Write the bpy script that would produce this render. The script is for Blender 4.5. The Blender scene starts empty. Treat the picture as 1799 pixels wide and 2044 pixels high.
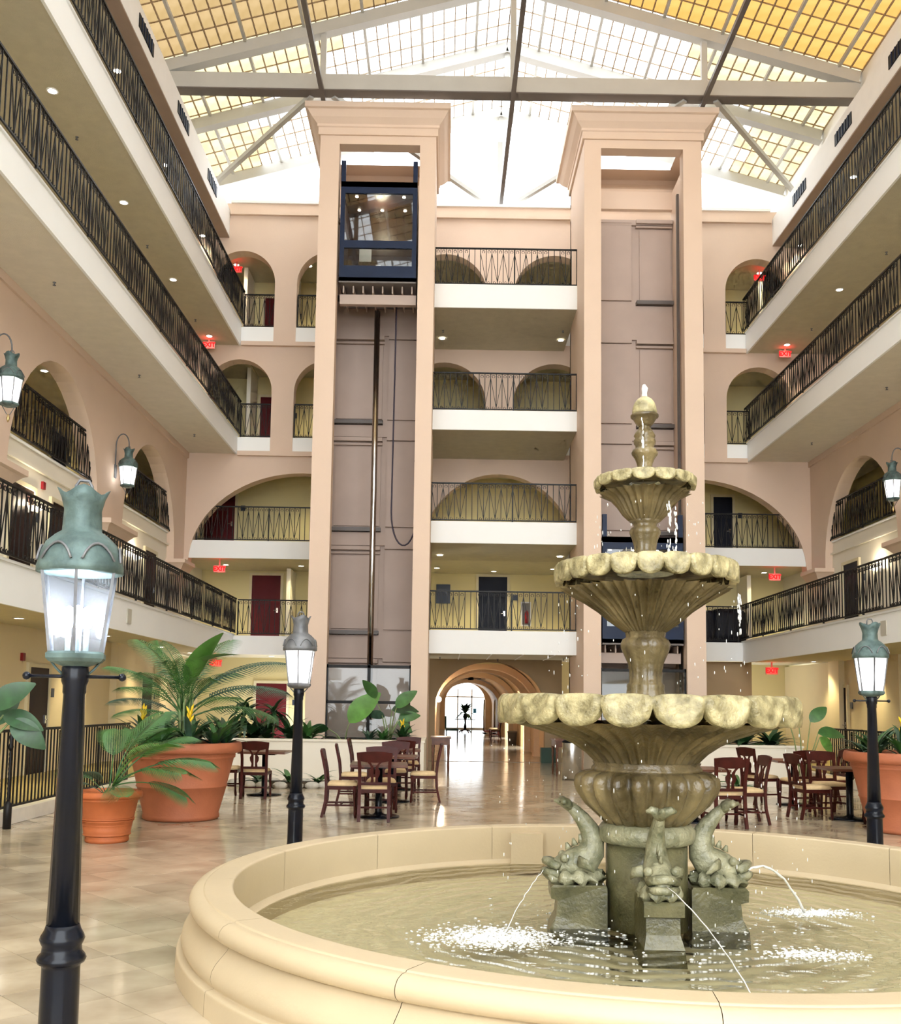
import bpy, math, random
from mathutils import Vector, Matrix
random.seed(7)
C = bpy.context.scene.collection
sc = bpy.context.scene
PI = math.pi
R = math.radians

# ------------------------------------------------------------------ camera
def setup_camera():
    F, cy, p, y, r = 1979.3, 1222.0, .0926, .0044, .0140
    cam = bpy.data.cameras.new('camera'); o = bpy.data.objects.new('camera', cam); C.objects.link(o)
    cam.sensor_fit = 'HORIZONTAL'; cam.sensor_width = 36; cam.lens = F / 1799 * 36
    cam.shift_y = (cy - 1022) / 1799; cam.clip_end = 300
    c, s, cp, sp = math.cos(y), math.sin(y), math.cos(p), math.sin(p)
    f = Vector((s * cp, c * cp, sp)); rt = Vector((c, -s, 0)); up = Vector((-s * sp, -c * sp, cp))
    r2 = rt * math.cos(r) + up * math.sin(r); u2 = up * math.cos(r) - rt * math.sin(r)
    m = Matrix((r2, u2, -f)).transposed().to_4x4(); m.translation = (0, 0, 1.6)
    o.matrix_world = m; sc.camera = o
setup_camera()
# ------------------------------------------------------------------ sky and exposure
w = bpy.data.worlds.new('overcast_sky'); sc.world = w; w.use_nodes = True
bg = w.node_tree.nodes['Background']; bg.inputs[0].default_value = (.93, .97, 1, 1); bg.inputs[1].default_value = 3.2
sc.view_settings.view_transform = 'Standard'; sc.view_settings.look = 'None'
sc.view_settings.gamma = 1; sc.view_settings.use_curve_mapping = False
sc.view_settings.exposure = 1.0
try:
    sc.cycles.max_bounces = 6; sc.cycles.diffuse_bounces = 3; sc.cycles.glossy_bounces = 3
    sc.cycles.transmission_bounces = 5; sc.cycles.transparent_max_bounces = 9
    sc.cycles.use_light_tree = False
    sc.cycles.use_adaptive_sampling = True; sc.cycles.adaptive_threshold = .08; sc.cycles.adaptive_min_samples = 12
    sc.cycles.caustics_reflective = False; sc.cycles.caustics_refractive = False
    sc.cycles.sample_clamp_indirect = 6
except Exception: pass

# ------------------------------------------------------------------ materials
M = {}
def mat(name, col, rough=.6, metal=0, var=.06, vs=3.0, bump=0, bs=30, spec=.5, col2=None, coat=0):
    m = bpy.data.materials.new(name); m.use_nodes = True; nt = m.node_tree; b = nt.nodes['Principled BSDF']
    b.inputs['Roughness'].default_value = rough; b.inputs['Metallic'].default_value = metal
    b.inputs['Specular IOR Level'].default_value = spec
    if coat: b.inputs['Coat Weight'].default_value = coat; b.inputs['Coat Roughness'].default_value = .08
    tc = nt.nodes.new('ShaderNodeTexCoord'); n = nt.nodes.new('ShaderNodeTexNoise')
    n.inputs['Scale'].default_value = vs; n.inputs['Detail'].default_value = 4
    nt.links.new(tc.outputs['Object'], n.inputs['Vector'])
    mx = nt.nodes.new('ShaderNodeMix'); mx.data_type = 'RGBA'
    c2 = col2 or tuple(min(1, c * (1 + var)) for c in col); c1 = tuple(c * (1 - var) for c in col) if not col2 else col
    mx.inputs[6].default_value = (*c1, 1); mx.inputs[7].default_value = (*c2, 1)
    mr = nt.nodes.new('ShaderNodeMapRange'); mr.inputs[1].default_value = .3; mr.inputs[2].default_value = .7
    nt.links.new(n.outputs['Fac'], mr.inputs[0]); nt.links.new(mr.outputs[0], mx.inputs[0])
    nt.links.new(mx.outputs[2], b.inputs['Base Color'])
    if bump:
        n2 = nt.nodes.new('ShaderNodeTexNoise'); n2.inputs['Scale'].default_value = bs; n2.inputs['Detail'].default_value = 3
        nt.links.new(tc.outputs['Object'], n2.inputs['Vector'])
        bp = nt.nodes.new('ShaderNodeBump'); bp.inputs['Strength'].default_value = bump; bp.inputs['Distance'].default_value = .02
        nt.links.new(n2.outputs['Fac'], bp.inputs['Height']); nt.links.new(bp.outputs[0], b.inputs['Normal'])
    M[name] = m; return m
def emit(name, col, s):
    m = bpy.data.materials.new(name); m.use_nodes = True; nt = m.node_tree; nt.nodes.remove(nt.nodes['Principled BSDF'])
    e = nt.nodes.new('ShaderNodeEmission'); e.inputs[0].default_value = (*col, 1); e.inputs[1].default_value = s
    nt.links.new(e.outputs[0], nt.nodes['Material Output'].inputs[0]); M[name] = m; return m
def glassy(name, tint, gloss=.0, transl=0., tcol=(1, 1, 1), rough=.02, var=None, fres=1.3):
    """thin pane: tinted see-through + diffuse transmission + fresnel reflection"""
    m = bpy.data.materials.new(name); m.use_nodes = True; nt = m.node_tree; nt.nodes.remove(nt.nodes['Principled BSDF'])
    out = nt.nodes['Material Output']
    t = nt.nodes.new('ShaderNodeBsdfTransparent'); t.inputs[0].default_value = (*tint, 1); cur = t.outputs[0]
    src = None
    if var:
        oi = nt.nodes.new('ShaderNodeObjectInfo'); tc = nt.nodes.new('ShaderNodeTexCoord'); n = nt.nodes.new('ShaderNodeTexNoise')
        n.inputs['Scale'].default_value = 2.2; n.inputs['Detail'].default_value = 5; nt.links.new(tc.outputs['Object'], n.inputs['Vector'])
        mx = nt.nodes.new('ShaderNodeMix'); mx.data_type = 'RGBA'
        mx.inputs[6].default_value = (*tint, 1); mx.inputs[7].default_value = (*var, 1)
        mr = nt.nodes.new('ShaderNodeMapRange'); mr.inputs[1].default_value = .35; mr.inputs[2].default_value = .65
        nt.links.new(n.outputs['Fac'], mr.inputs[0]); nt.links.new(mr.outputs[0], mx.inputs[0]); src = mx.outputs[2]
        nt.links.new(src, t.inputs[0])
    if transl:
        tr = nt.nodes.new('ShaderNodeBsdfTranslucent'); tr.inputs[0].default_value = (*tcol, 1)
        if src: nt.links.new(src, tr.inputs[0])
        ms = nt.nodes.new('ShaderNodeMixShader'); ms.inputs[0].default_value = transl
        nt.links.new(cur, ms.inputs[1]); nt.links.new(tr.outputs[0], ms.inputs[2]); cur = ms.outputs[0]
    if gloss:
        g = nt.nodes.new('ShaderNodeBsdfGlossy'); g.inputs['Roughness'].default_value = rough
        fr = nt.nodes.new('ShaderNodeFresnel'); fr.inputs[0].default_value = fres
        ma = nt.nodes.new('ShaderNodeMath'); ma.operation = 'MULTIPLY'; ma.inputs[1].default_value = gloss
        nt.links.new(fr.outputs[0], ma.inputs[0])
        ms = nt.nodes.new('ShaderNodeMixShader'); nt.links.new(ma.outputs[0], ms.inputs[0])
        nt.links.new(cur, ms.inputs[1]); nt.links.new(g.outputs[0], ms.inputs[2]); cur = ms.outputs[0]
    nt.links.new(cur, out.inputs[0]); M[name] = m; return m

mat('pink_plaster', (.73, .56, .44), .8, var=.035, vs=.7, bump=.15, bs=60)
mat('tower_plaster', (.78, .60, .47), .8, var=.03, vs=.6, bump=.12, bs=60)
mat('shaft_panel', (.53, .415, .35), .7, var=.06, vs=1.2)
mat('cream_paint', (.86, .80, .68), .75, var=.03, vs=.8)
mat('white_fascia', (.93, .935, .92), .7, var=.02, vs=.7)
mat('yellow_wall', (.74, .64, .35), .8, var=.03, vs=.8)
mat('corridor_wall', (.78, .66, .43), .8, var=.03, vs=.8)
mat('brown_wall', (.40, .29, .17), .8, var=.04, vs=.8)
mat('mauve_board', (.42, .32, .26), .8, var=.03)
mat('soffit', (.56, .51, .38), .85, var=.05, vs=5, bump=.5, bs=70)
mat('ceiling_pale', (.74, .68, .57), .85, var=.04, vs=5, bump=.3, bs=80)
mat('ceiling_tile', (.66, .61, .46), .85, var=.04, vs=5, bump=.3, bs=80)
mat('header_white', (.90, .88, .85), .7, var=.02)
mat('steel_paint', (.50, .49, .46), .55, var=.04, vs=2)
mat('steel_dark', (.15, .13, .12), .5, var=.05, vs=2)
mat('mullion', (.34, .24, .15), .6)
mat('iron', (.010, .009, .009), .45, var=.2, vs=8, spec=.25)
mat('lamp_black', (.004, .006, .012), .22, var=.2, vs=6, spec=.3)
mat('verdigris', (.045, .075, .072), .55, metal=.25, vs=9, col2=(.15, .225, .215), bump=.3, bs=25)
mat('zinc', (.10, .105, .115), .5, metal=.3, vs=8, col2=(.22, .225, .235))
mat('maroon_door', (.11, .008, .012), .5, var=.1, vs=2, spec=.2)
mat('navy_door', (.005, .007, .018), .5, var=.1, vs=2, spec=.2)
mat('brown_door', (.02, .008, .008), .5, var=.1, vs=2, spec=.2)
mat('door_frame', (.70, .62, .42), .6)
mat('navy_steel', (.006, .016, .05), .4, var=.1, vs=3, spec=.25)
mat('chrome', (.62, .62, .64), .15, metal=1, var=.02)
mat('cable', (.03, .02, .04), .5)
mat('steel_can', (.55, .54, .52), .25, metal=1, var=.03)
mat('terracotta', (.50, .135, .04), .62, var=.1, vs=4, bump=.15, bs=40)
mat('terracotta_dull', (.43, .135, .06), .62, var=.08, vs=4, bump=.15, bs=40)
mat('soil', (.05, .035, .02), .95, var=.3, vs=20)
mat('leaf_dark', (.02, .07, .022), .42, var=.35, vs=4, spec=.6)
mat('leaf_mid', (.05, .145, .035), .42, var=.3, vs=4, spec=.6)
mat('leaf_light', (.10, .25, .045), .42, var=.3, vs=4, spec=.6)
mat('leaf_grey', (.05, .10, .065), .45, var=.3, vs=5)
mat('stalk', (.20, .26, .10), .55, var=.2, vs=8)
mat('yellow_flower', (.95, .62, .02), .5, var=.1)
mat('cherry_wood', (.055, .010, .007), .4, var=.3, vs=7, spec=.18)
mat('table_wood', (.13, .05, .028), .3, var=.25, vs=9, spec=.4)
mat('seat_fabric', (.72, .53, .29), .8, var=.08, vs=20)
mat('pool_stone', (.60, .485, .315), .45, var=.05, vs=1.5, bump=.08, bs=40)
mat('basin_paint', (.90, .80, .55), .6, var=.06, vs=2)
mat('pool_outside', (.78, .655, .47), .55, var=.05, vs=1.5, bump=.08, bs=40)
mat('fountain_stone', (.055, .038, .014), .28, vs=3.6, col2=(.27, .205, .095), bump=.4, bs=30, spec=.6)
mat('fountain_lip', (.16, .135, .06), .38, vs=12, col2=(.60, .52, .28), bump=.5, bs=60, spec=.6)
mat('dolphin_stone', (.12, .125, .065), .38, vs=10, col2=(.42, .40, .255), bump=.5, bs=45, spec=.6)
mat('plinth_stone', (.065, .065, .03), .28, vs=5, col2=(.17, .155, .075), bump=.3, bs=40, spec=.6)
mat('grout', (.40, .34, .26), .7, var=.1, vs=8)
mat('carpet', (.42, .33, .12), .95, var=.2, vs=30, bump=.6, bs=200)
mat('kerb_stone', (.80, .75, .66), .55, var=.08, vs=3)
mat('rock', (.55, .52, .45), .8, var=.2, vs=8, bump=.6, bs=15)
mat('lobby_wall', (.74, .52, .32), .7, var=.04)
mat('wood_panel', (.06, .025, .012), .35, var=.2, vs=5)
mat('paper', (.85, .85, .82), .6)
mat('black_plastic', (.005, .005, .008), .5, spec=.2)
mat('red_paint', (.28, .008, .015), .4)
mat('sign_navy', (.02, .03, .06), .4)
mat('blue_sign', (.05, .35, .75), .5)
mat('teal_cloth', (.05, .30, .33), .8)
mat('navy_cloth', (.004, .005, .012), .5, spec=.3, var=.3, vs=6, bump=.6, bs=8)
mat('green_bin', (.012, .05, .03), .5)
mat('brass', (.55, .42, .2), .3, metal=1)
mat('speaker_grille', (.62, .58, .48), .7, bump=.6, bs=300)
emit('downlight_glow', (1, .93, .78), 14)
emit('bulb_glow', (.95, .97, 1), 45)
emit('halogen', (1, .82, .55), 25)
emit('exit_glow', (1, .012, .012), 1.3)
mat('exit_plate', (.62, .30, .27), .5)
glassy('glass', (.93, .96, .96), gloss=1.0, fres=1.5)
glassy('gable_glass', (.97, .98, 1), gloss=.5, fres=1.4)
glassy('lantern_glass', (.80, .85, .93), transl=.02, tcol=(.90, .94, 1), gloss=.6, fres=1.45, rough=.08)
glassy('lantern_frost', (.5, .5, .5), transl=.6, tcol=(1, 1, 1), gloss=.4, fres=1.45, rough=.1)
glassy('car_glass', (.62, .66, .70), gloss=1.4, fres=1.6)
glassy('panel_amber', (.19, .102, .025), transl=.35, var=(.215, .125, .036))
glassy('panel_honey', (.125, .083, .035), transl=.35, var=(.15, .103, .05))
glassy('panel_cream', (.235, .185, .095), transl=.35, var=(.29, .24, .14))
glassy('panel_pale', (.66, .65, .61), transl=.35, var=(.88, .89, .89))
glassy('clear_face', (1, 1, 1))
# travertine tile, varied per tile
def tile_material():
    m = mat('travertine', (.60, .48, .32), .17, var=.1, vs=2.2, spec=.5)
    nt = m.node_tree; b = nt.nodes['Principled BSDF']
    mx = [n for n in nt.nodes if n.type == 'MIX'][0]
    mx.inputs[6].default_value = (.41, .32, .215, 1); mx.inputs[7].default_value = (.63, .53, .375, 1)
    g = nt.nodes.new('ShaderNodeNewGeometry')
    hs = nt.nodes.new('ShaderNodeHueSaturation'); hs.inputs['Saturation'].default_value = .95
    mr = nt.nodes.new('ShaderNodeMapRange'); mr.inputs[3].default_value = .86; mr.inputs[4].default_value = 1.13
    nt.links.new(g.outputs['Random Per Island'], mr.inputs[0])
    oi = nt.nodes.new('ShaderNodeObjectInfo'); ad = nt.nodes.new('ShaderNodeMath'); ad.operation = 'ADD'
    fr = nt.nodes.new('ShaderNodeMath'); fr.operation = 'FRACT'
    nt.links.new(g.outputs['Random Per Island'], ad.inputs[0]); nt.links.new(oi.outputs['Random'], ad.inputs[1])
    nt.links.new(ad.outputs[0], fr.inputs[0]); nt.links.new(fr.outputs[0], mr.inputs[0])
    nt.links.new(mr.outputs[0], hs.inputs['Value']); nt.links.new(mx.outputs[2], hs.inputs['Color'])
    nt.links.new(hs.outputs[0], b.inputs['Base Color'])
    tc = [n for n in nt.nodes if n.type == 'TEX_COORD'][0]; ns = [n for n in nt.nodes if n.type == 'TEX_NOISE'][0]
    nt.links.new(g.outputs['Position'], ns.inputs['Vector'])
    n2 = nt.nodes.new('ShaderNodeTexNoise'); n2.inputs['Scale'].default_value = 1.6; nt.links.new(g.outputs['Position'], n2.inputs['Vector'])
    r2 = nt.nodes.new('ShaderNodeMapRange'); r2.inputs[3].default_value = .05; r2.inputs[4].default_value = .2
    nt.links.new(n2.outputs['Fac'], r2.inputs[0]); nt.links.new(r2.outputs[0], b.inputs['Roughness'])
    bp = nt.nodes.new('ShaderNodeBump'); bp.inputs['Strength'].default_value = .06; bp.inputs['Distance'].default_value = .02
    n3 = nt.nodes.new('ShaderNodeTexNoise'); n3.inputs['Scale'].default_value = 5; nt.links.new(g.outputs['Position'], n3.inputs['Vector'])
    nt.links.new(n3.outputs['Fac'], bp.inputs['Height']); nt.links.new(bp.outputs[0], b.inputs['Normal'])
tile_material()
def water_material():
    m = bpy.data.materials.new('water'); m.use_nodes = True; nt = m.node_tree; nt.nodes.remove(nt.nodes['Principled BSDF'])
    t = nt.nodes.new('ShaderNodeBsdfTransparent'); t.inputs[0].default_value = (.96, .965, .88, 1)
    g = nt.nodes.new('ShaderNodeBsdfGlossy'); g.inputs['Roughness'].default_value = .03
    fr = nt.nodes.new('ShaderNodeFresnel'); fr.inputs[0].default_value = 1.33
    tc = nt.nodes.new('ShaderNodeTexCoord')
    def noise(sc_, d): 
        n = nt.nodes.new('ShaderNodeTexNoise'); n.inputs['Scale'].default_value = sc_; n.inputs['Detail'].default_value = d
        nt.links.new(tc.outputs['Object'], n.inputs['Vector']); return n
    wv = nt.nodes.new('ShaderNodeTexWave'); wv.wave_type = 'RINGS'; wv.rings_direction = 'Z'; wv.inputs['Scale'].default_value = 1.7
    wv.inputs['Distortion'].default_value = 7; wv.inputs['Detail'].default_value = 3; wv.inputs['Detail Scale'].default_value = 1.4
    nt.links.new(tc.outputs['Object'], wv.inputs['Vector'])
    n1 = noise(7, 3); a = nt.nodes.new('ShaderNodeMath'); a.operation = 'ADD'
    nt.links.new(wv.outputs['Fac'], a.inputs[0]); nt.links.new(n1.outputs['Fac'], a.inputs[1])
    bp = nt.nodes.new('ShaderNodeBump'); bp.inputs['Strength'].default_value = .35; bp.inputs['Distance'].default_value = .035
    nt.links.new(a.outputs[0], bp.inputs['Height'])
    nt.links.new(bp.outputs[0], g.inputs['Normal']); nt.links.new(bp.outputs[0], fr.inputs['Normal'])
    ms = nt.nodes.new('ShaderNodeMixShader'); nt.links.new(fr.outputs[0], ms.inputs[0])
    nt.links.new(t.outputs[0], ms.inputs[1]); nt.links.new(g.outputs[0], ms.inputs[2])
    nt.links.new(ms.outputs[0], nt.nodes['Material Output'].inputs[0]); M['water'] = m
water_material()
mat('foam', (.92, .93, .90), .25, var=.03, spec=.8)

# ------------------------------------------------------------------ helpers
class G:
    def __init__(s): s.v = []; s.f = []; s.sm = []
    def add(s, vs, fs, smooth=False):
        n = len(s.v); s.v += [tuple(p) for p in vs]; s.f += [tuple(i + n for i in f) for f in fs]; s.sm += [smooth] * len(fs); return s
    def box(s, x0, x1, y0, y1, z0, z1):
        return s.add([(x0, y0, z0), (x1, y0, z0), (x1, y1, z0), (x0, y1, z0), (x0, y0, z1), (x1, y0, z1), (x1, y1, z1), (x0, y1, z1)],
                     [(3, 2, 1, 0), (4, 5, 6, 7), (0, 1, 5, 4), (1, 2, 6, 5), (2, 3, 7, 6), (3, 0, 4, 7)])
    def bar(s, a, b, w, h=None, up=(0, 0, 1)):
        a = Vector(a); b = Vector(b); h = h or w; d = (b - a).normalized(); u = Vector(up)
        if abs(d.dot(u)) > .99: u = Vector((0, 1, 0))
        x = d.cross(u).normalized() * w / 2; y = x.cross(d).normalized() * h / 2
        vs = [a - x - y, a + x - y, a + x + y, a - x + y, b - x - y, b + x - y, b + x + y, b - x + y]
        return s.add(vs, [(3, 2, 1, 0), (4, 5, 6, 7), (0, 1, 5, 4), (1, 2, 6, 5), (2, 3, 7, 6), (3, 0, 4, 7)])
    def tube(s, pts, r, n=8, smooth=True, flat=1.0):
        pts = [Vector(p) for p in pts]; k = len(pts); rs = r if isinstance(r, (list, tuple)) else [r] * k
        vs = []; fs = []; t0 = (pts[1] - pts[0]).normalized(); u = Vector((0, 0, 1)) if abs(t0.z) < .9 else Vector((1, 0, 0))
        u = (u - t0 * u.dot(t0)).normalized()
        for i in range(k):
            t = (pts[min(i + 1, k - 1)] - pts[max(i - 1, 0)]).normalized(); u = (u - t * u.dot(t)).normalized(); w_ = t.cross(u)
            for j in range(n):
                a = 2 * PI * j / n; vs.append(pts[i] + (u * math.cos(a) + w_ * math.sin(a) * flat) * rs[i])
        for i in range(k - 1):
            for j in range(n): fs.append((i * n + j, i * n + (j + 1) % n, (i + 1) * n + (j + 1) % n, (i + 1) * n + j))
        fs.append(tuple(range(n - 1, -1, -1))); fs.append(tuple((k - 1) * n + j for j in range(n)))
        return s.add(vs, fs, smooth)
    def lathe(s, prof, n=24, c=(0, 0, 0), mod=None, smooth=True, a0=0, caps=True):
        vs = []; fs = []; k = len(prof)
        for i, (r, z) in enumerate(prof):
            for j in range(n):
                a = a0 + 2 * PI * j / n; rr, zz = (r, z) if not mod else mod(r, z, a, i)
                vs.append((c[0] + rr * math.cos(a), c[1] + rr * math.sin(a), c[2] + zz))
        for i in range(k - 1):
            for j in range(n): fs.append((i * n + j, i * n + (j + 1) % n, (i + 1) * n + (j + 1) % n, (i + 1) * n + j))
        if caps: fs.append(tuple(range(n - 1, -1, -1))); fs.append(tuple((k - 1) * n + j for j in range(n)))
        return s.add(vs, fs, smooth)
    def ball(s, c, r, n=8, m=5, sc=(1, 1, 1)):
        pr = [(r * math.sin(PI * i / m) + 1e-4, -r * math.cos(PI * i / m)) for i in range(m + 1)]
        g = G().lathe(pr, n); return s.add([(c[0] + v[0] * sc[0], c[1] + v[1] * sc[1], c[2] + v[2] * sc[2]) for v in g.v], g.f, True)
    def prism(s, poly, fn, d0, d1, smooth=False):
        n = len(poly); vs = [fn(u, v, d0) for u, v in poly] + [fn(u, v, d1) for u, v in poly]
        fs = [tuple(range(n - 1, -1, -1)), tuple(range(n, 2 * n))] + [(i, (i + 1) % n, n + (i + 1) % n, n + i) for i in range(n)]
        return s.add(vs, fs, smooth)
    def mesh(s, name, m=None):
        me = bpy.data.meshes.new(name); me.from_pydata(s.v, [], s.f); me.polygons.foreach_set('use_smooth', s.sm); me.update()
        if m: me.materials.append(M[m])
        return me
    def obj(s, name, m, parent=None, fix=True):
        me = s.mesh(name, m)
        if fix:
            import bmesh
            b = bmesh.new(); b.from_mesh(me); bmesh.ops.recalc_face_normals(b, faces=b.faces); b.to_mesh(me); b.free()
        return put(name, me, parent)
def put(name, me, parent=None, loc=None, rot=None, scale=None):
    o = bpy.data.objects.new(name, me); C.objects.link(o)
    if parent: o.parent = parent
    if loc: o.location = loc
    if rot: o.rotation_euler = rot
    if scale: o.scale = scale if isinstance(scale, (tuple, list)) else (scale,) * 3
    return o
def tag(o, label=None, cat=None, group=None, kind=None):
    if label: o['label'] = label
    if cat: o['category'] = cat
    if group: o['group'] = group
    if kind: o['kind'] = kind
    return o
def thing(name, label, cat, loc=(0, 0, 0), rz=0, group=None):
    o = bpy.data.objects.new(name, None); C.objects.link(o); o.location = loc; o.rotation_euler = (0, 0, rz); o.empty_display_size = .1
    return tag(o, label, cat, group)
def struct(name, label=None, loc=(0, 0, 0)):
    o = bpy.data.objects.new(name, None); C.objects.link(o); o.location = loc; return tag(o, label, None, None, 'structure')
def copy_tree(o, parent=None):
    c = o.copy(); C.objects.link(c)
    if parent: c.parent = parent
    for ch in o.children: copy_tree(ch, c)
    return c
def S(g, name, m, label=None, parent=None):
    o = g.obj(name, m, parent)
    if not parent: tag(o, label, None, None, 'structure')
    return o
def light(kind, loc, power, col, parent=None, size=.1, angle=100, rot=None, blend=.6):
    l = bpy.data.lights.new(kind.lower() + '_light', kind); l.energy = power; l.color = col
    if kind == 'SPOT': l.spot_size = R(angle); l.spot_blend = blend; l.shadow_soft_size = size
    elif kind == 'POINT': l.shadow_soft_size = size
    o = bpy.data.objects.new('lamp_light', l); C.objects.link(o); o.location = loc
    if rot: o.rotation_euler = rot
    if parent: o.parent = parent
    return o
ORD = ['first', 'second', 'third', 'fourth', 'fifth', 'sixth', 'seventh', 'eighth', 'ninth', 'tenth']
# ------------------------------------------------------------------ building: dimensions
YS, YB, YR = -10.0, 28.0, 31.0            # open end, end wall with arches, rear corridor wall
FL = {2: 3.43, 3: 6.15, 4: 9.17, 5: 12.45}
BT = {2: 2.90, 3: 5.64, 4: 8.69, 5: 11.90}
NAME = {1: 'ground floor', 2: 'second floor', 3: 'third floor', 4: 'fourth floor', 5: 'fifth floor'}
XA = 1.45
SIDES = {'left': dict(s=-1, F=-6.08, W=-7.5, C=-7.7, B=-9.7, F2=-6.0, H=-6.52, K=-5.5),
         'right': dict(s=1, F=8.62, W=10.42, C=10.62, B=12.6, F2=8.40, H=9.45, K=8.3)}
def bx(g, xa, xb, y0, y1, z0, z1): return g.box(min(xa, xb), max(xa, xb), y0, y1, z0, z1)
def arch_wall(g, u0, u1, z0, z1, ops, fn, t, n=22):
    u = u0
    def quadp(pts): g.prism(pts, fn, 0, t)
    for (a, b, zb, zs, zc) in sorted(ops):
        if a > u: quadp([(u, z0), (a, z0), (a, z1), (u, z1)])
        if zb > z0: quadp([(a, z0), (b, z0), (b, zb), (a, zb)])
        cu, h = (a + b) / 2, (b - a) / 2
        cv = [(cu - h * math.cos(PI * i / n), zs + (zc - zs) * math.sin(PI * i / n)) for i in range(n + 1)]
        for p, q in zip(cv, cv[1:]): quadp([p, q, (q[0], z1), (p[0], z1)])
        u = b
    if u1 > u: quadp([(u, z0), (u1, z0), (u1, z1), (u, z1)])
    return g
trim_no = [0]
def trim(g, m, label):
    trim_no[0] += 1; return S(g, 'trim_%d' % trim_no[0], m, label)
door_no = [0]
def door(loc, rz, wd, ht, m, label, fm='door_frame', sign=True):
    """door lying in local xz, facing local -y"""
    door_no[0] += 1; d = struct('door_%d' % door_no[0], label, loc); d.rotation_euler = (0, 0, rz)
    lf = G().box(-wd / 2, wd / 2, -.035, .02, 0, ht).obj('door_leaf', m, d)
    g = G(); g.box(-wd / 2 - .08, -wd / 2, -.06, .02, 0, ht + .08).box(wd / 2, wd / 2 + .08, -.06, .02, 0, ht + .08).box(-wd / 2, wd / 2, -.06, .02, ht, ht + .08)
    g.obj('door_frame', fm, d)
    h = G().box(wd / 2 - .12, wd / 2 - .06, -.05, -.034, .95, 1.1); h.tube([(wd / 2 - .09, -.045, 1.02), (wd / 2 - .09, -.085, 1.02), (wd / 2 - .2, -.085, 1.02)], .011, 6); h.obj('handle', 'chrome', lf)
    if sign: G().box(wd / 2 + .18, wd / 2 + .32, -.03, -.01, 1.45, 1.62).obj('room_sign', 'sign_navy', d)
    return d

# ------------------------------------------------------------------ floor
POOL = (1.39, 6.88); PR = 2.77
fl = S(G().box(-9.8, 12.7, YS, 28.4, -.3, -.006), 'floor', 'grout', 'diagonal pale travertine tile floor of the atrium')
T = .411; c1o, c2o = 2.235, 5.18; q2 = math.sqrt(2)
tm = G(); jt = .0022
tm.add([(-T / 2 + jt, -T / 2 + jt, -.01), (T / 2 - jt, -T / 2 + jt, -.01), (T / 2 - jt, T / 2 - jt, -.01), (-T / 2 + jt, T / 2 - jt, -.01),
        (-T / 2 + jt, -T / 2 + jt, 0), (T / 2 - jt, -T / 2 + jt, 0), (T / 2 - jt, T / 2 - jt, 0), (-T / 2 + jt, T / 2 - jt, 0)],
       [(4, 5, 6, 7), (0, 1, 5, 4), (1, 2, 6, 5), (2, 3, 7, 6), (3, 0, 4, 7)])
tmesh = tm.mesh('tile', 'travertine')
near, rest = [], []
for i in range(-60, 80):
    for j in range(-60, 90):
        a, b = c1o + (i + .5) * T, c2o + (j + .5) * T
        x, y = (a - b) / q2, (a + b) / q2
        if not (-5.45 < x < 8.2 and YS + .3 < y < 28.2): continue
        d = math.hypot(x - POOL[0], y - POOL[1])
        if d < PR - .1: continue
        vis = 4.6 < y < 14.2 and -.46 * y - .3 < x < .47 * y + .4 and not (y < POOL[1] + 1.2 and x > 0.2)
        (near if vis else rest).append((y, x))
near.sort(); rest += near[300:]
for y, x in near[:300]: put('tile', tmesh, fl, (x, y, random.uniform(-.0008, .0008)), (0, 0, PI / 4))
g = G(); k = T / q2 - jt * 1.4
for y, x in rest: g.add([(x - k, y, -.0005), (x, y - k, -.0005), (x + k, y, -.0005), (x, y + k, -.0005)], [(0, 1, 2, 3)])
tag(g.obj('tile_field', 'travertine', fl, fix=False), kind='stuff')

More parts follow.
